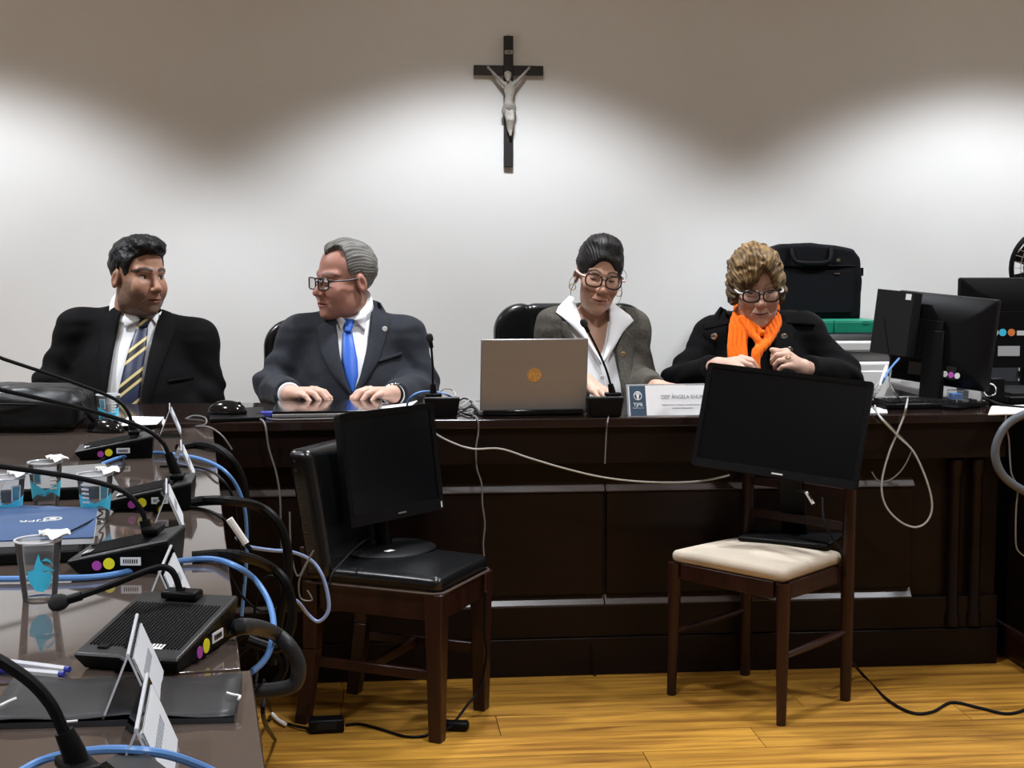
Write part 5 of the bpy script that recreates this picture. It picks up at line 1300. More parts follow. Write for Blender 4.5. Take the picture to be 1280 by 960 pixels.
def pen(a, b, label, z):
    A = pz(*a, z); B_ = pz(*b, z); t = thing('ballpoint_pen', label, 'pen', A, 0, None); d = B_ - A; u = d.normalized(); L = d.length
    MB().cyl((0, 0, 0), u * .045, .0056, n=10).build('cap', mat('blue_pen_cap', (.03, .04, .30), .35), t)
    MB().cyl(u * .0455, u * (L - .006), .0041, n=6).build('barrel', M['cuprim'], t)
    MB().cyl(u * .046, u * (L - .02), .0014, n=6).build('ink_tube', mat('ink_tube', (.12, .14, .30), .4), t)
    MB().cyl(u * (L - .0058), u * L, .0036, n=8).build('end_plug', bpy.data.materials['blue_pen_cap'], t)
pen((-32, 822), (87, 837), 'clear ballpoint pen with blue cap, upper of the two pens', ZT + .0062)
pen((-20, 834), (80, 843), 'pale ballpoint pen lying just below the other pen', ZT + .0060)
Q = [pz(x, y, ZB) for x, y in ((150, 533), (196, 531), (205, 522), (160, 521))]
def paper(label, Q, z, group=None, n=1):
    c = sum(Q, Vector()) / 4; t = MB()
    for k in range(n): t.prism([(q.x - c.x + .004 * math.sin(k * 2.1), q.y - c.y + .003 * math.cos(k * 1.7)) for q in Q], k * .0014, k * .0014 + .0011)
    o = t.build('paper_sheet', M['paper'], None, smooth=0, loc=(c.x, c.y, z)); return tag(o, label, 'paper', group)
paper('white paper sheet on the bench in front of the man in black suit', Q, ZB + .0004, None)
# laptop under the hands of the second man
Q = [pz(x, y, .755) for x, y in ((340, 519), (472, 517), (478, 503), (346, 505))]
t, m, c = sheet('laptop', 'closed black laptop with silver edge under the hands of man in charcoal suit', 'laptop', Q, ZB + .006, .758, None); m.build('case', M['silver'], t, bevel=.003)
m = MB(); m.prism([((q.x - c.x), (q.y - c.y)) for q in Q], .0125, .0185); m.build('lid', M['plasticgl'], t, bevel=.002)
for sx in (-.35, .35): MB().box((sx * .30, 0, -.003), (.04, .10, .0055)).build('foot', M['rubber'], t)
paper('white paper sheet under the left arm of man in charcoal suit', [pz(x, y, .7408) for x, y in ((455, 512), (512, 509), (522, 501), (470, 502))], ZB + .0004)
paper('white paper sheet on top of the closed laptop under his hands', [pz(x, y, .76) for x, y in ((388, 508), (448, 507), (450, 502), (392, 503))], .7584)
paper('loose white papers stacked at the right end of the bench', [pz(x, y, .742) for x, y in ((1236, 519), (1300, 517), (1296, 507), (1240, 509))], ZB + .0004, n=4)
paper('small white paper beside the tilted wide monitor on the bench', [pz(x, y, .742) for x, y in ((1086, 516), (1110, 516), (1108, 509), (1090, 509))], ZB + .0004)

# ================================================================== SMALL THINGS ON THE BENCH
def mouse(px, py, z, label, rz, s=1.0):
    p = pz(px, py, z); t = thing('computer_mouse', label, 'mouse', (p.x, p.y, z), rz)
    f = lambda q: np.maximum(ell(q, (0, 0, .004), (.034 * s, .058 * s, .034 * s)), .0005 - q[:, 2]) 
    v, q = nets(f, (-.05, -.075, -.01), (.05, .075, .05), .003); mesh_np('shell', [(v, q)], M['plasticgl'], t)
    MB().cyl((-.004, -.036 * s, .028 * s), (.004, -.036 * s, .028 * s), .006, n=10).build('scroll_wheel', M['rubber'], t); return t
mouse(284, 517, ZB + .012, 'glossy black computer mouse on a closed black case, left end of the bench', math.radians(70))
Q = [pz(x, y, ZB + .010) for x, y in ((262, 524), (332, 521), (330, 509), (262, 511))]
t, m, c = sheet('tablet', 'flat black case lying under the computer mouse', 'tablet', Q, ZB + .0004, ZB + .0115, None); m.build('case', M['plastic'], t, bevel=.003)
mouse(132, 540, ZT, 'dark computer mouse beside the cup near man in black suit', math.radians(60), .95)
def usb():
    p = pz(335, 519, ZB + .006); t = thing('usb_plug', 'blue plug lying between mouse and closed laptop', 'plug', (p.x, p.y, ZB), math.radians(10))
    MB().box((0, 0, .009), (.04, .02, .016)).build('shell', mat('blue_plug_plastic', (.04, .05, .35), .4), t, bevel=.003); MB().box((-.028, 0, .009), (.014, .012, .005)).build('contact', M['chrome'], t)
usb()
# keyboard and adapter box on the right
p = pz(1160, 512, ZB); t = thing('keyboard', 'black keyboard in front of the monitor seen from behind', 'keyboard', (p.x + .02, p.y + .075, ZB), math.radians(4))
MB().box((0, 0, .009), (.30, .12, .016)).build('case', M['plastic'], t, bevel=.004)
kk = None
for j in range(4):
    for i in range(13):
        if kk is None: kk = MB().box((0, 0, 0), (.018, .020, .008), taper=.85).build('key', M['plasticgrey'], t, smooth=0); o = kk
        else: o = kk.copy(); COL.objects.link(o); o.parent = t
        o.location = (-.132 + i * .022, -.042 + j * .027, .0205)
p = pz(1200, 510, ZB); t = thing('water_cup_box', 'small blue and clear container on the bench under the monitor', 'container', (p.x, p.y + .02, ZB), 0)
MB().box((0, 0, .026), (.050, .045, .051)).build('box_wall', M['cup'], t, bevel=.003); MB().box((-.006, 0, .024), (.032, .036, .036)).build('contents', mat('bright_blue', (.02, .25, .75), .4), t, bevel=.003)
p = pz(1222, 507, ZB); t = thing('power_socket_box', 'white power socket box with black plugs at right end of bench', 'power box', (p.x, p.y + .05, ZB), 0)
MB().box((0, 0, .045), (.075, .05, .089)).build('case', M['white'], t, bevel=.006)
MB().cyl((.045, -.03, .045), (.045, .01, .045), .021, n=16).build('plug', M['plastic'], t); MB().box((.075, .0, .04), (.045, .045, .079)).build('adapter', M['plastic'], t, bevel=.004)
m = MB(); m.tube([(.045 + .019 * math.cos(a), -.032, .045 + .019 * math.sin(a)) for a in np.linspace(0, 2 * math.pi, 17)[:-1]], .003, 6, True, sub=1); m.build('socket_ring', M['chrome'], t)
# keyboard / folder pile right of the socket, on the side desk
p = pY(1268, 500, 4.35); t = thing('document_tray', 'black tray with pale papers on the side desk at right edge', 'tray', (p.x + .06, 4.3, .738), 0)
MB().box((0, 0, .012), (.30, .22, .022)).build('tray', M['plastic'], t, bevel=.004); MB().box((0, 0, .028), (.27, .20, .008)).build('papers', M['plasticgrey'], t)
p = pY(1245, 480, 4.9); t = thing('file_box', 'dark grey file box standing behind the socket box', 'box', (p.x, 4.88, .738), 0)
MB().box((0, 0, .07), (.13, .05, .139)).build('box', mat('slate_card', (.06, .065, .07), .6), t, bevel=.002); MB().box((0, -.0255, .09), (.10, .001, .03)).build('label', M['plasticgrey'], t, smooth=0)
p = pY(1274, 478, 4.9); t = thing('file_stack', 'striped stack of pale files with orange corner at right edge', 'files', (p.x + .04, 4.86, .738), 0)
for k in range(7): MB().box((.004 * (k % 2), 0, .012 + k * .020), (.13, .10, .013)).build('file', M['paper'] if k % 2 == 0 else M['rubber'], t, smooth=0)
MB().box((.01, -.053, .13), (.04, .004, .03)).build('orange_tab', mat('orange_card', (.5, .12, .02), .6), t)

# ================================================================== BEHIND, RIGHT: cabinet, printer, boxes, briefcase, fan
t = thing('cabinet', 'white low cabinet behind the woman in the orange scarf', 'cabinet', (1.72, 5.22, 0))
MB().box((0, 0, .30), (.86, .40, .60)).build('body', M['offwhite'], t, bevel=.004)
for sx in (-.215, .215):
    d_ = MB().box((sx, -.208, .30), (.42, .014, .57)).build('door', M['offwhite'], t, bevel=.003); MB().box((sx * .15, -.221, .40), (.012, .012, .10)).build('handle', M['chrome'], d_)
pr = thing('printer', 'white office printer with dark paper slot behind the bench', 'printer', (1.70, 5.18, .601))
MB().box((0, 0, .105), (.46, .38, .205)).build('body', M['offwhite'], pr, bevel=.012, seg=3)
MB().box((0, .0, .225), (.40, .34, .034)).build('paper_slot_frame', mat('printer_grey', (.38, .39, .40), .5), pr, bevel=.003)
MB().box((-.05, -.174, .226), (.11, .012, .028)).build('output_slot', M['plasticgl'], pr, smooth=0)
MB().box((0, 0, .262), (.48, .38, .038)).build('scanner_lid', M['offwhite'], pr, bevel=.008, seg=3)
MB().box((.1, -.192, .10), (.18, .006, .15)).build('front_panel', M['white'], pr, bevel=.003)
zt_ = .601 + .2812
o = tag(MB().box((0, 0, .012), (.31, .24, .022), taper=.98).build('paper_stack', M['papergrey'], None, smooth=0, loc=(1.66, 5.18, zt_)), 'grey paper ream on top of the printer under the green boxes', 'paper')
o = tag(MB().prism([(-.15, -.09), (.16, -.12), (.18, .05), (-.1, .1)], 0, .003).build('black_folder', M['blackcard'], None, smooth=0, loc=(1.79, 5.12, zt_ + .0235)), 'black sheet folder sticking out right between paper ream and green box', 'folder')
for k, (x, w_) in enumerate(((1.575, .17), (1.748, .17))):
    t = thing('document_box', ['green archive box, left of the two under the briefcase', 'green archive box, right of the two under the briefcase'][k], 'box', (x, 5.20, zt_ + .027), 0, 'green archive boxes')
    MB().box((0, 0, .020), (w_, .30, .040)).build('tray', M['green'], t, bevel=.002); MB().box((0, 0, .0425), (w_ - .004, .296, .004)).build('lid', mat('green_lid', (.02, .30, .18), .45), t, bevel=.001)
    MB().box((.03, -.1505, .036), (.02, .003, .010)).build('tab', M['green'], t)
def briefcase():
    zb = zt_ + .027 + .0451; x0 = pY(946, 340, 5.22).x; x1 = pY(1074, 340, 5.22).x; w = x1 - x0; h = 1.232 - zb
    t = thing('briefcase', 'black fabric laptop briefcase standing on green boxes against the wall', 'bag', ((x0 + x1) / 2, 5.24, zb))
    prof = [(-w / 2, .0), (w / 2, .0), (w / 2 + .004, h * .5), (w / 2 - .004, h * .80), (w / 2 - .03, h * .92), (w * .25, h * .965), (0, h), (-w * .25, h * .985), (-w / 2 + .03, h * .92), (-w / 2 + .004, h * .8), (-w / 2 - .004, h * .5)]
    def f(p):
        d = sdpoly(p[:, 0], p[:, 2], prof) + .012; e = np.abs(p[:, 1]) - .033
        return np.sqrt(np.maximum(d, 0) ** 2 + np.maximum(e, 0) ** 2) + np.minimum(np.maximum(d, e), 0) - .012 - .003 * vnoise(p * 22)
    v, q = nets(f, (-w / 2 - .03, -.07, -.02), (w / 2 + .03, .07, h + .03), .006); mesh_np('body', [(v, q)], M['bagfabric'], t)
    pk = rrect(w * .86, h * .56, .02); m = MB(); m.add([(x, -.047, z + h * .36) for x, z in pk] + [(x * .99, -.056, z * .98 + h * .36) for x, z in pk], [tuple(range(len(pk), 2 * len(pk)))] + [(i, (i + 1) % len(pk), len(pk) + (i + 1) % len(pk), len(pk) + i) for i in range(len(pk))]); m.build('front_pocket', M['bagfabric'], t)
    MB().tube([(-.075, -.048, h * .93), (-.07, -.062, h * .80), (-.045, -.066, h * .74), (.045, -.066, h * .74), (.07, -.062, h * .80), (.075, -.048, h * .93)], .009, 8).build('handle', M['rubber'], t)
    MB().tube([(-w * .46, -.046, h * .70), (0, -.05, h * .70), (w * .40, -.048, h * .70), (w / 2 - .01, -.03, h * .66)], .003, 6).build('zip', M['rubber'], t)
    MB().box((w * .26, -.0575, h * .78), (.014, .003, .010)).build('badge', M['chrome'], t); MB().box((w * .25, -.0585, h * .60), (.022, .003, .004)).build('zip_pull', M['chrome'], t)
    MB().box((w / 2 + .012, -.0, h * .62), (.016, .02, .03)).build('strap_ring', M['rubber'], t)
briefcase()
def fan():
    cx = pY(1310, 335, 5.15); R_ = .142; t = thing('fan', 'black pedestal fan with wire grille cut off at the right edge', 'fan', (cx.x, 5.15, 0))
    z = cx.z
    ring = lambda r, y: [(r * math.cos(a), y, z + r * math.sin(a)) for a in np.linspace(0, 2 * math.pi, 41)[:-1]]
    MB().tube(ring(R_, 0), .010, 8, True, sub=1).build('grille_rim', M['plastic'], t)
    for r in (.03, .06, .09, .118): MB().tube(ring(r, -.05 * (1 - (r / R_) ** 2) - .01), .0014, 4, True, sub=1).build('grille_ring', M['chrome'], t)
    ws = None
    for k in range(36):
        a = 2 * math.pi * k / 36
        if ws is None: ws = MB().tube([(.02, -.06, 0), (.07, -.048, 0), (.12, -.024, 0), (R_, -.004, 0)], .0014, 4, sub=3).build('grille_wire', M['chrome'], t); o = ws
        else: o = ws.copy(); COL.objects.link(o); o.parent = t
        o.matrix_local = Matrix.Translation((0, 0, z)) @ Matrix.Rotation(a, 4, 'Y')
    for k in range(5):
        a = 2 * math.pi * k / 5; m = MB(); m.grid([[(r_, .02 + s * .012, s * (.012 + r_ * .35)) for s in (-1, 0, 1)] for r_ in (.02, .05, .09, .12)]); o = m.build('blade', M['plasticgrey'], t); o.matrix_local = Matrix.Translation((0, 0, z)) @ Matrix.Rotation(a, 4, 'Y')
    MB().lathe([(0, -.07), (.028, -.068), (.03, -.055), (.026, .0), (.05, .03), (.05, .10), (.03, .13), (0, .13)], 20).build('motor', M['plastic'], t).matrix_local = Matrix.Translation((0, 0, z)) @ Matrix.Rotation(math.radians(-90), 4, 'X')
    MB().cyl((0, .08, .03), (0, .08, z), .014, n=12).build('pole', M['plastic'], t); MB().lathe([(.17, 0), (.17, .012), (.05, .03), (0, .03)], 28, (0, .08, 0)).build('base', M['plastic'], t)
fan()
# ================================================================== BLACK BAG at the left
def softbag():
    p = pz(30, 543, ZT); t = thing('soft_bag', 'black soft leather bag slumped on the corner by the bench', 'bag', (p.x - .06, p.y + .145, ZB))
    def f(q):
        e = np.abs(q - V3(0, 0, .050)) - V3(.165, .10, .014); d = np.sqrt((np.maximum(e, 0) ** 2).sum(1)) + np.minimum(e.max(1), 0) - .034
        w_ = .022 * (vnoise(q * V3(8, 8, 18)) - .5) + .006 * (vnoise(q * V3(30, 30, 50)) - .5) + .004 * np.sin(q[:, 2] * 110 + 3 * vnoise(q * 12)) * (q[:, 1] < -.05)
        return np.maximum(d - w_, .0008 - q[:, 2])
    v, q = nets(f, (-.24, -.18, -.02), (.24, .18, .16), .006); mesh_np('body', [(v, q)], mat('black_bag_leather', (.006, .007, .0075), .42, spec=.3, bump=.2, bscale=120), t)
    MB().tube([(-.17, -.140, .060), (-.05, -.146, .066), (.08, -.144, .064), (.17, -.12, .055)], .003, 6).build('zip', M['rubber'], t)
    MB().tube([(.17, -.09, .075), (.205, -.11, .055), (.225, -.10, .02), (.24, -.06, .006), (.27, -.05, .005)], .006, 8).build('strap', M['rubber'], t)
softbag()

# ================================================================== CRUCIFIX
def crucifix():
    Yc = WALL_Y - .014; c = pY(635.5, 88, Yc); t = thing('crucifix', 'black wooden crucifix with pale figure hanging on the white wall', 'crucifix', (c.x, WALL_Y, c.z))
    top = pY(635, 45, Yc).z - c.z; bot = pY(636, 209, Yc).z - c.z; l = pY(592, 87, Yc).x - c.x; r = pY(679, 87, Yc).x - c.x; hw = .0175
    MB().box((0, -.013, (top + bot) / 2), (2 * hw, .020, top - bot)).build('upright', M['iron'], t, bevel=.002)
    for a, b in ((l, -hw), (hw, r)): MB().box(((a + b) / 2, -.013, 0), (b - a - .0004, .019, 2 * hw)).build('crossbar', M['iron'], t, bevel=.002)
    pl = MB().box((0, -.0245, top * .52), (.030, .002, .014)).build('title_plate', M['ivory'], t); text('title_lettering', 'INRI', .010, M['iron'], pl, front_M(0, -.0257, top * .52))
    MB().lathe([(.004, 0), (.004, .006), (0, .007)], 10, (0, -.013, top + .0002)).build('hanger', M['chrome'], t)
    MB().lathe([(.003, -.001), (.003, .0)], 8).build('nail', M['chrome'], t).matrix_local = front_M(0, -.03, bot * .60)
    s = (top - bot) / .5
    def f(p):
        p = p / s; y = -.036
        d = ell(p, (.002, y, -.075), (.022, .013, .034)); d = sm(d, ell(p, (-.001, y, -.118), (.017, .012, .024)), .012)
        d = sm(d, ell(p, (0, y, -.142), (.021, .014, .018)), .012)
        d = sm(d, cone(p, V3(0, y, -.05), V3(-.004, y - .006, -.036), .008, .007), .006)
        hd = ell(p, (-.005, y - .009, -.026), (.0125, .014, .017)); d = sm(d, hd, .004)
        d = sm(d, ell(p, (-.005, y - .004, -.018), (.0145, .014, .013)), .003)
        d = sm(d, ell(p, (-.0055, y - .020, -.040), (.006, .005, .006)), .004)
        for sg in (-1, 1):
            d = sm(d, chain(p, [V3(sg * .020, y, -.054), V3(sg * .047, y + .004, -.027), V3(sg * .074, y + .010, .003)], (.0088, .0066, .0048)), .008)
            d = sm(d, ell(p, (sg * .079, y + .010, .008), (.006, .004, .007)), .003)
            d = sm(d, chain(p, [V3(sg * .010, y, -.150), V3(sg * .008 + .003, y - .016, -.192), V3(.004 + sg * .004, y - .002, -.232)], (.0125, .0092, .0062)), .006)
        d = sm(d, chain(p, [V3(.005, y - .004, -.232), V3(.005, y - .010, -.248)], (.007, .0055)), .004)
        return d * s
    v, q = nets(f, V3(-.10, -.08, -.27) * s, V3(.10, 0, .03) * s, .0022); fg = mesh_np('corpus', [(v, q)], M['ivory'], t)
    def g(p):
        p = p / s; y = -.036; th = np.arctan2(p[:, 1] - y, p[:, 0])
        d = ell(p, (.001, y, -.142), (.0245, .018, .019)); d = sm(d, ell(p, (-.020, y - .004, -.158), (.009, .010, .017)), .006); d = sm(d, ell(p, (.021, y - .003, -.150), (.007, .009, .020)), .006)
        return (np.maximum(d - .0012 * np.sin(p[:, 2] * 700 + p[:, 0] * 300), np.abs(p[:, 2] + .146) - .021)) * s
    v, q = nets(g, V3(-.05, -.08, -.19) * s, V3(.05, 0, -.11) * s, .0022); mesh_np('loincloth', [(v, q)], mat('loincloth_plaster', (.26, .245, .215), .7), t)
crucifix()

# ================================================================== CABLES
def cable(label, pts, r, m, name='cable', n=7, group=None, sub=7):
    P = [Vector(p) for p in pts]; o = P[0].copy(); b = MB(); b.tube([p - o for p in P], r, n, sub=sub)
    ob = b.build(name, m, None, loc=o); return tag(ob, label, 'cable', group), ob
def LY(Y, pts): return [pY(x, y, Y) for x, y in pts]
def LZ(z, pts): return [pz(x, y, z) for x, y in pts]
def mixp(pts): return [pz(x, y, v) if k == 'z' else pY(x, y, v) for x, y, k, v in pts]
FRT = 3.925
cable('pale thin cable swagging across the bench front from monitor to monitor', LY(3.90, [(520, 522), (535, 536), (560, 551), (590, 561), (625, 561), (660, 572), (700, 584), (750, 596), (800, 602), (850, 603), (885, 600), (912, 594)]), .0028, M['cablewhite'])
cable('grey cable hanging straight down the bench front left of the laptop', mixp([(575, 508, 'z', ZB + .004), (590, 518, 'z', ZB + .004)]) + LY(FRT, [(597, 524), (598, 540), (595, 560), (596, 585), (602, 605), (603, 630), (606, 655), (604, 680), (606, 705)]), .0024, M['cablegrey'])
cable('short dark cable hanging over the bench edge below the middle microphone', mixp([(763, 512, 'z', ZB + .004)]) + LY(FRT, [(760, 524), (758, 540), (757, 560), (756, 580)]), .0020, M['cablegrey'])
cable('black cable end hanging out under the bench plinth', LY(3.955, [(740, 806), (741, 820), (741, 832)]) + [pz(744, 845, .003)], .0032, M['rubber'])
cable('pale grey cable hanging in a long loop below the right end of the bench', mixp([(1108, 468, 'Y', 4.1), (1092, 488, 'Y', 4.05), (1092, 497, 'z', ZB + .004)]) + LY(FRT, [(1098, 518), (1122, 545), (1142, 565), (1158, 600), (1165, 630), (1160, 650), (1145, 659), (1125, 652), (1107, 632), (1102, 605), (1110, 570), (1122, 540), (1130, 520), (1133, 507)]) + mixp([(1135, 497, 'z', ZB + .02)]), .0030, M['cablewhite'])
cable('dark thin cable looping behind the pale loop at right', LY(3.932, [(1090, 590), (1097, 600), (1110, 601), (1125, 590), (1136, 572), (1138, 560), (1120, 540), (1100, 520)]) + mixp([(1090, 508, 'z', ZB + .004)]), .0020, M['cablegrey'])
cable('thick grey corrugated hose curving down at the right frame edge', LY(3.74, [(1330, 502), (1290, 514), (1262, 528), (1248, 548), (1244, 570), (1252, 592), (1270, 608), (1300, 622), (1340, 632)]), .0115, M['rubbergrey'], 'cable_hose', 12)
cable('thin pale cable dropping beside the grey hose at right', LY(3.75, [(1258, 518), (1257, 530), (1261, 550), (1264, 590), (1272, 610), (1270, 640), (1270, 680), (1276, 692), (1290, 700)]), .0022, M['cablegrey'])
cable('white cable bundle rising to the mini computer at right', mixp([(1085, 500, 'z', ZB + .006), (1098, 487, 'Y', 4.03), (1104, 470, 'Y', 4.06), (1108, 458, 'Y', 4.09)]), .0052, M['white'])
cable('blue network cable plugged under the mini computer', mixp([(1092, 497, 'z', ZB + .006), (1103, 478, 'Y', 4.02), (1112, 462, 'Y', 4.06), (1124, 448, 'Y', 4.09)]), .0032, M['blue'])
cable('grey cable drooping from the mini computer to the keyboard', mixp([(1114, 462, 'Y', 4.08), (1112, 478, 'Y', 4.02), (1120, 493, 'Y', 4.0), (1130, 500, 'z', ZB + .004), (1160, 499, 'z', ZB + .004)]), .0030, M['cablegrey'])
cable('pale cable lying on bench between keyboard and blue container', LZ(ZB + .004, [(1120, 503), (1150, 506), (1168, 505), (1180, 501), (1195, 497), (1212, 494)]), .0030, M['cablewhite'])
cable('black thick cable running from the socket box along right desk', mixp([(1222, 494, 'z', ZB + .02), (1235, 500, 'z', ZB + .02), (1255, 507, 'z', ZB + .008), (1290, 510, 'z', ZB + .008)]), .0045, M['rubber'])
cable('thin black wire looping over the top corner of mini computer', LY(4.10, [(1106, 398), (1108, 420), (1112, 445), (1118, 460)]), .0016, M['rubber'])
# floor cables and adapter
cable('black power cable snaking over the floor to the right frame edge', mixp([(1050, 812, 'Y', 3.75), (1062, 824, 'Y', 3.73), (1080, 845, 'z', .004), (1110, 875, 'z', .004), (1140, 891, 'z', .004), (1165, 890, 'z', .004), (1190, 878, 'z', .004), (1225, 885, 'z', .004), (1262, 892, 'z', .004), (1300, 880, 'z', .004)]), .0042, M['rubber'])
cable('black power cable curling between chair legs on the floor', mixp([(432, 906, 'z', .006), (450, 905, 'z', .004), (475, 911, 'z', .004), (505, 920, 'z', .004), (530, 920, 'z', .004), (548, 910, 'z', .004), (562, 904, 'z', .006), (570, 900, 'z', .01), (585, 880, 'Y', 3.60), (600, 860, 'Y', 3.62), (608, 820, 'Y', 3.62), (606, 790, 'Y', 3.62), (607, 740, 'Y', 3.62)]), .0036, M['rubber'])
p = pz(408, 914, 0); t = thing('power_adapter', 'black power adapter block on the floor by the leather chair', 'adapter', (p.x, p.y, .0015), math.radians(4))
MB().box((0, 0, .017), (.088, .045, .033)).build('block', M['plastic'], t, bevel=.005); MB().box((0, -.0228, .018), (.05, .0006, .016)).build('rating_label', M['plasticgrey'], t, smooth=0)
p = pz(572, 913, 0); t = thing('cable_switch', 'small black inline cable lump on the floor beside chair leg', 'cable switch', (p.x, p.y, .0015), math.radians(-12))
MB().box((0, 0, .012), (.058, .030, .023)).build('shell', M['plastic'], t, bevel=.008, seg=3); MB().tube([(-.028 + .016 * math.cos(a), -.01 + .014 * math.sin(a), .016 + .006 * math.sin(a)) for a in np.linspace(0, 2 * math.pi, 13)[:-1]], .0034, 6, True, sub=2).build('cable_loop', M['rubber'], t)
cable('black cable with white sleeve leading from table to the floor adapter', mixp([(330, 850, 'Y', 3.2), (334, 872, 'Y', 3.3), (340, 890, 'z', .006), (358, 904, 'z', .006), (388, 911, 'z', .010)]), .0036, M['rubber'])
cable('white cable sleeve joint on the floor beside table', LZ(.0105, [(340, 892), (348, 900), (357, 905)]), .0050, M['white'])
# cables spilling over the right edge of the left tables
def spill(label, pts, r, m, g='cables hanging off the left tables', n=8): return cable(label, mixp(pts), r, m, group=None, n=n)
spill('thick black cable arching from under the far holders over the table edge', [(222, 560, 'z', ZT + .006), (245, 556, 'z', ZT + .008), (266, 558, 'z', ZT + .012), (285, 570, 'Y', 3.4), (300, 592, 'Y', 3.4), (307, 620, 'Y', 3.4), (308, 660, 'Y', 3.4), (304, 720, 'Y', 3.4)], .0095, M['rubber'])
spill('thick black cable arching from the middle table down to the floor', [(228, 630, 'z', ZT + .010), (255, 626, 'z', ZT + .012), (285, 626, 'z', ZT + .016), (320, 632, 'Y', 2.8), (345, 650, 'Y', 2.8), (358, 680, 'Y', 2.8), (360, 720, 'Y', 2.8), (350, 770, 'Y', 2.8), (340, 830, 'Y', 2.8)], .0095, M['rubber'])
spill('thick black cable curving from behind the blue cable down to the floor', [(240, 696, 'z', ZT + .008), (275, 693, 'z', ZT + .010), (300, 695, 'z', ZT + .012), (335, 707, 'Y', 2.35), (358, 730, 'Y', 2.35), (366, 765, 'Y', 2.35), (360, 795, 'Y', 2.35), (345, 810, 'Y', 2.35), (310, 800, 'Y', 2.35)], .0085, M['rubber'])
spill('dark grey hose curving from the front microphone over the edge', [(274, 792, 'z', ZT + .010), (290, 786, 'z', ZT + .012), (310, 783, 'z', ZT + .014), (340, 790, 'Y', 1.95), (362, 808, 'Y', 1.95), (373, 832, 'Y', 1.95), (368, 855, 'Y', 1.95), (345, 862, 'Y', 1.95), (320, 864, 'Y', 1.95)], .0105, M['hosedark'], n=12)
spill('bright blue network cable arching over the table edge and back, nearest loop', [(-20, 724, 'z', ZT + .006), (60, 723, 'z', ZT + .006), (130, 720, 'z', ZT + .005), (190, 707, 'z', ZT + .005), (235, 700, 'z', ZT + .006), (268, 699, 'z', ZT + .008), (295, 708, 'z', ZT + .010), (318, 724, 'Y', 2.15), (335, 750, 'Y', 2.12), (342, 780, 'Y', 2.05), (338, 810, 'Y', 1.95), (328, 828, 'Y', 1.9), (314, 840, 'Y', 1.86)], .0045, M['blue'])
spill('blue network cable crossing the far microphone and falling to floor', [(118, 584, 'z', ZT + .006), (150, 572, 'z', ZT + .006), (190, 566, 'z', ZT + .008), (225, 569, 'z', ZT + .008), (255, 575, 'z', ZT + .010), (280, 588, 'Y', 3.2), (298, 612, 'Y', 3.2), (307, 645, 'Y', 3.2), (308, 700, 'Y', 3.2), (302, 770, 'Y', 3.2)], .0042, M['blue'])
spill('pale blue cable hanging in a curve beside the leather chair back', [(296, 672, 'Y', 2.9), (310, 683, 'Y', 3.0), (340, 688, 'Y', 3.1), (365, 690, 'Y', 3.2), (388, 700, 'Y', 3.25), (402, 718, 'Y', 3.25), (410, 745, 'Y', 3.25), (410, 765, 'Y', 3.25), (398, 777, 'Y', 3.25), (385, 768, 'Y', 3.25), (372, 752, 'Y', 3.2), (355, 745, 'Y', 3.2)], .0042, mat('pale_blue_cable', (.26, .36, .62), .4))
spill('thin grey cable dropping from the mouse over the bench edge', [(318, 516, 'z', ZB + .004), (322, 522, 'z', ZB + .004), (331, 530, 'Y', FRT), (336, 560, 'Y', FRT), (345, 590, 'Y', FRT), (350, 620, 'Y', FRT), (351, 660, 'Y', FRT), (352, 690, 'Y', FRT)], .0028, M['cablegrey'])
spill('thin black cable curving from the holders across pale table edge', [(230, 634, 'z', ZT + .004), (255, 637, 'z', ZT + .004), (278, 648, 'z', ZT + .006), (294, 665, 'Y', 2.6), (302, 690, 'Y', 2.6), (303, 730, 'Y', 2.6)], .0030, M['rubber'])
spill('thin black cable arching between second holder and table edge', [(200, 583, 'z', ZT + .004), (230, 583, 'z', ZT + .004), (255, 586, 'z', ZT + .005), (275, 597, 'z', ZT + .006), (292, 625, 'Y', 3.0), (298, 680, 'Y', 3.0)], .0028, M['rubber'])
spill('thin black cable looping beside the blue folder corner', [(30, 690, 'z', .735), (80, 668, 'z', .757), (112, 652, 'z', .757), (128, 642, 'z', .745), (124, 637, 'z', .745), (150, 637, 'z', ZT + .004), (185, 640, 'z', ZT + .004)], .0016, M['rubber'])
spill('thin dark cable coiled by the tent holder near the bench', [(222, 530, 'z', ZT + .004), (240, 520, 'z', ZB + .004), (256, 522, 'z', ZB + .004), (257, 530, 'z', ZB + .004), (245, 533, 'z', ZT + .004), (262, 534, 'z', ZT + .014), (278, 545, 'Y', 3.8), (290, 562, 'Y', 3.8)], .0022, M['cablegrey'])
spill('bright blue cable arching across the bottom edge over the nearest holder', [(20, 968, 'z', ZT + .01), (60, 948, 'z', ZT + .02), (120, 938, 'z', ZT + .045), (170, 938, 'z', ZT + .055), (215, 945, 'z', ZT + .045), (265, 964, 'z', ZT + .02), (300, 985, 'z', ZT + .01)], .0040, M['blue'])
spill('black power cord with plug lying before the far microphone', [(122, 578, 'z', ZT + .006), (135, 570, 'z', ZT + .007), (146, 564, 'z', ZT + .008), (155, 575, 'z', ZT + .006), (150, 588, 'z', ZT + .004), (138, 594, 'z', ZT + .004)], .0024, M['rubber'])
p = pz(116, 582, ZT + .008); t = thing('power_plug', 'black two-pin power plug lying left of the far blue cable', 'plug', (p.x, p.y, ZT + .008), math.radians(215))
MB().cyl((-.018, 0, 0), (.018, 0, 0), .0075, .0055, 12).build('grip', M['plastic'], t)
for s_ in (-1, 1): MB().cyl((.018, s_ * .0045, 0), (.036, s_ * .0055, 0), .0019, n=8).build('pin', M['chrome'], t)
p = pY(297, 664, 2.50); t = thing('cable_connector', 'white cable connector hanging at the table edge', 'connector', p, 0)
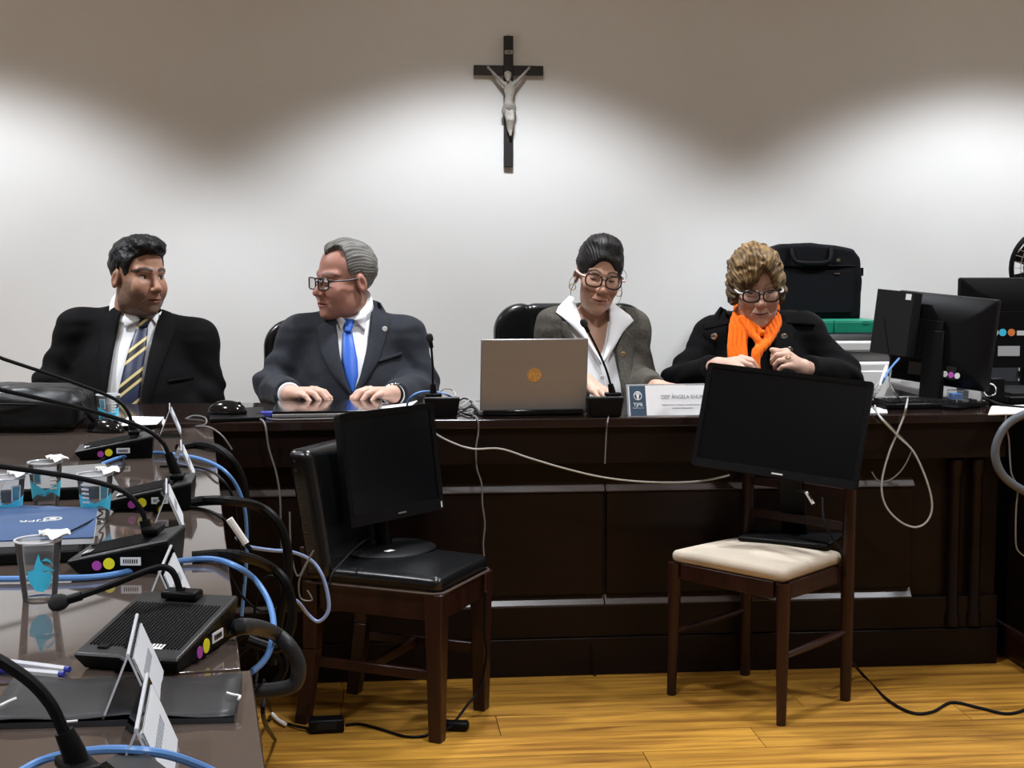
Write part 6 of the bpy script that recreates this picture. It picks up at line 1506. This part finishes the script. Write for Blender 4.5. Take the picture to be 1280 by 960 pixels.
MB().tube([(-.014, 0, .022), (.014, 0, -.022)], .0065, 8, sub=1).build('shell', M['white'], t); MB().tube([(.014, 0, -.022), (.024, 0, -.036)], .004, 8, sub=1).build('strain_relief', M['rubber'], t)
cable('curly thin white earphone wire heaped beside the bench microphone', mixp([(548, 492, 'z', ZB + .03), (556, 486, 'Y', 4.05), (566, 488, 'Y', 4.05), (570, 498, 'Y', 4.03), (560, 505, 'z', ZB + .01), (575, 508, 'z', ZB + .008), (588, 500, 'z', ZB + .02), (597, 508, 'z', ZB + .008), (585, 516, 'z', ZB + .004), (568, 514, 'z', ZB + .004), (590, 512, 'z', ZB + .004), (600, 505, 'z', ZB + .004)]), .0020, M['cablewhite'])
cable('tangled black wire heaped left of the silver laptop', mixp([(560, 500, 'z', ZB + .02), (575, 512, 'z', ZB + .006), (590, 505, 'z', ZB + .012), (580, 498, 'z', ZB + .02), (568, 508, 'z', ZB + .008), (585, 519, 'z', ZB + .004), (597, 515, 'z', ZB + .006), (588, 509, 'z', ZB + .012), (572, 517, 'z', ZB + .004), (555, 519, 'z', ZB + .004)]), .0024, M['rubber'])
cable('pale blue cable arching behind the small monitor onto the bench microphone', mixp([(508, 512, 'z', ZB + .004), (512, 498, 'Y', 4.08), (526, 490, 'Y', 4.08), (545, 490, 'Y', 4.08), (562, 495, 'Y', 4.06), (570, 503, 'z', ZB + .006)]), .0030, M['blue'])
cable('thin grey cable lying along the front of closed laptop', LZ(ZB + .004, [(320, 517), (340, 524), (380, 524), (420, 523), (470, 521), (510, 519)]), .0022, M['cablegrey'])
cable('thin black cable behind small monitor on leather chair seat', mixp([(470, 668, 'Y', 3.72), (450, 680, 'Y', 3.62), (430, 700, 'Y', 3.52), (415, 718, 'Y', 3.47), (412, 735, 'Y', 3.46)]), .0028, M['rubber'])
cable('black cable falling from wide monitor past the beige seat corner', mixp([(1028, 622, 'Y', 3.60), (1030, 650, 'Y', 3.56), (1042, 675, 'Y', 3.54), (1052, 692, 'Y', 3.53), (1056, 720, 'Y', 3.55)]), .0034, M['rubber'])
# dark coils in the shadow under the tables
cable('thin black cable looping loosely in the shadow under the table edge', LY(2.9, [(282, 705), (300, 742), (328, 764), (350, 750), (344, 722), (326, 728), (318, 770), (322, 830), (318, 870)]) + [pz(322, 898, .006), pz(338, 900, .006)], .0030, M['rubber'])
cable('black cable coil hanging in rings beside the nearest table', LY(2.55, [(296, 800), (318, 792), (346, 806), (358, 832), (344, 856), (318, 864), (298, 850), (296, 826), (312, 808), (340, 812), (352, 838), (332, 868), (330, 900)]) + [pz(344, 925, .006)], .0042, M['rubber'])
cable('grey wire with frayed end tangled near the chair back', LY(3.15, [(362, 640), (364, 690), (372, 720), (384, 702), (392, 688), (384, 704), (374, 726), (376, 748), (390, 750), (384, 738)]), .0018, M['cablegrey'])

# ------------------------------------------------------------------ lettering becomes plain meshes
bpy.context.view_layer.update()
dg = bpy.context.evaluated_depsgraph_get()
for o, par, Mx, mt in TEXTS:
    me = bpy.data.meshes.new_from_object(o.evaluated_get(dg)); nm = o.name; bpy.data.objects.remove(o)
    if not me.materials: me.materials.append(mt)
    n = bpy.data.objects.new(nm, me); COL.objects.link(n); n.parent = par; n.matrix_local = Mx
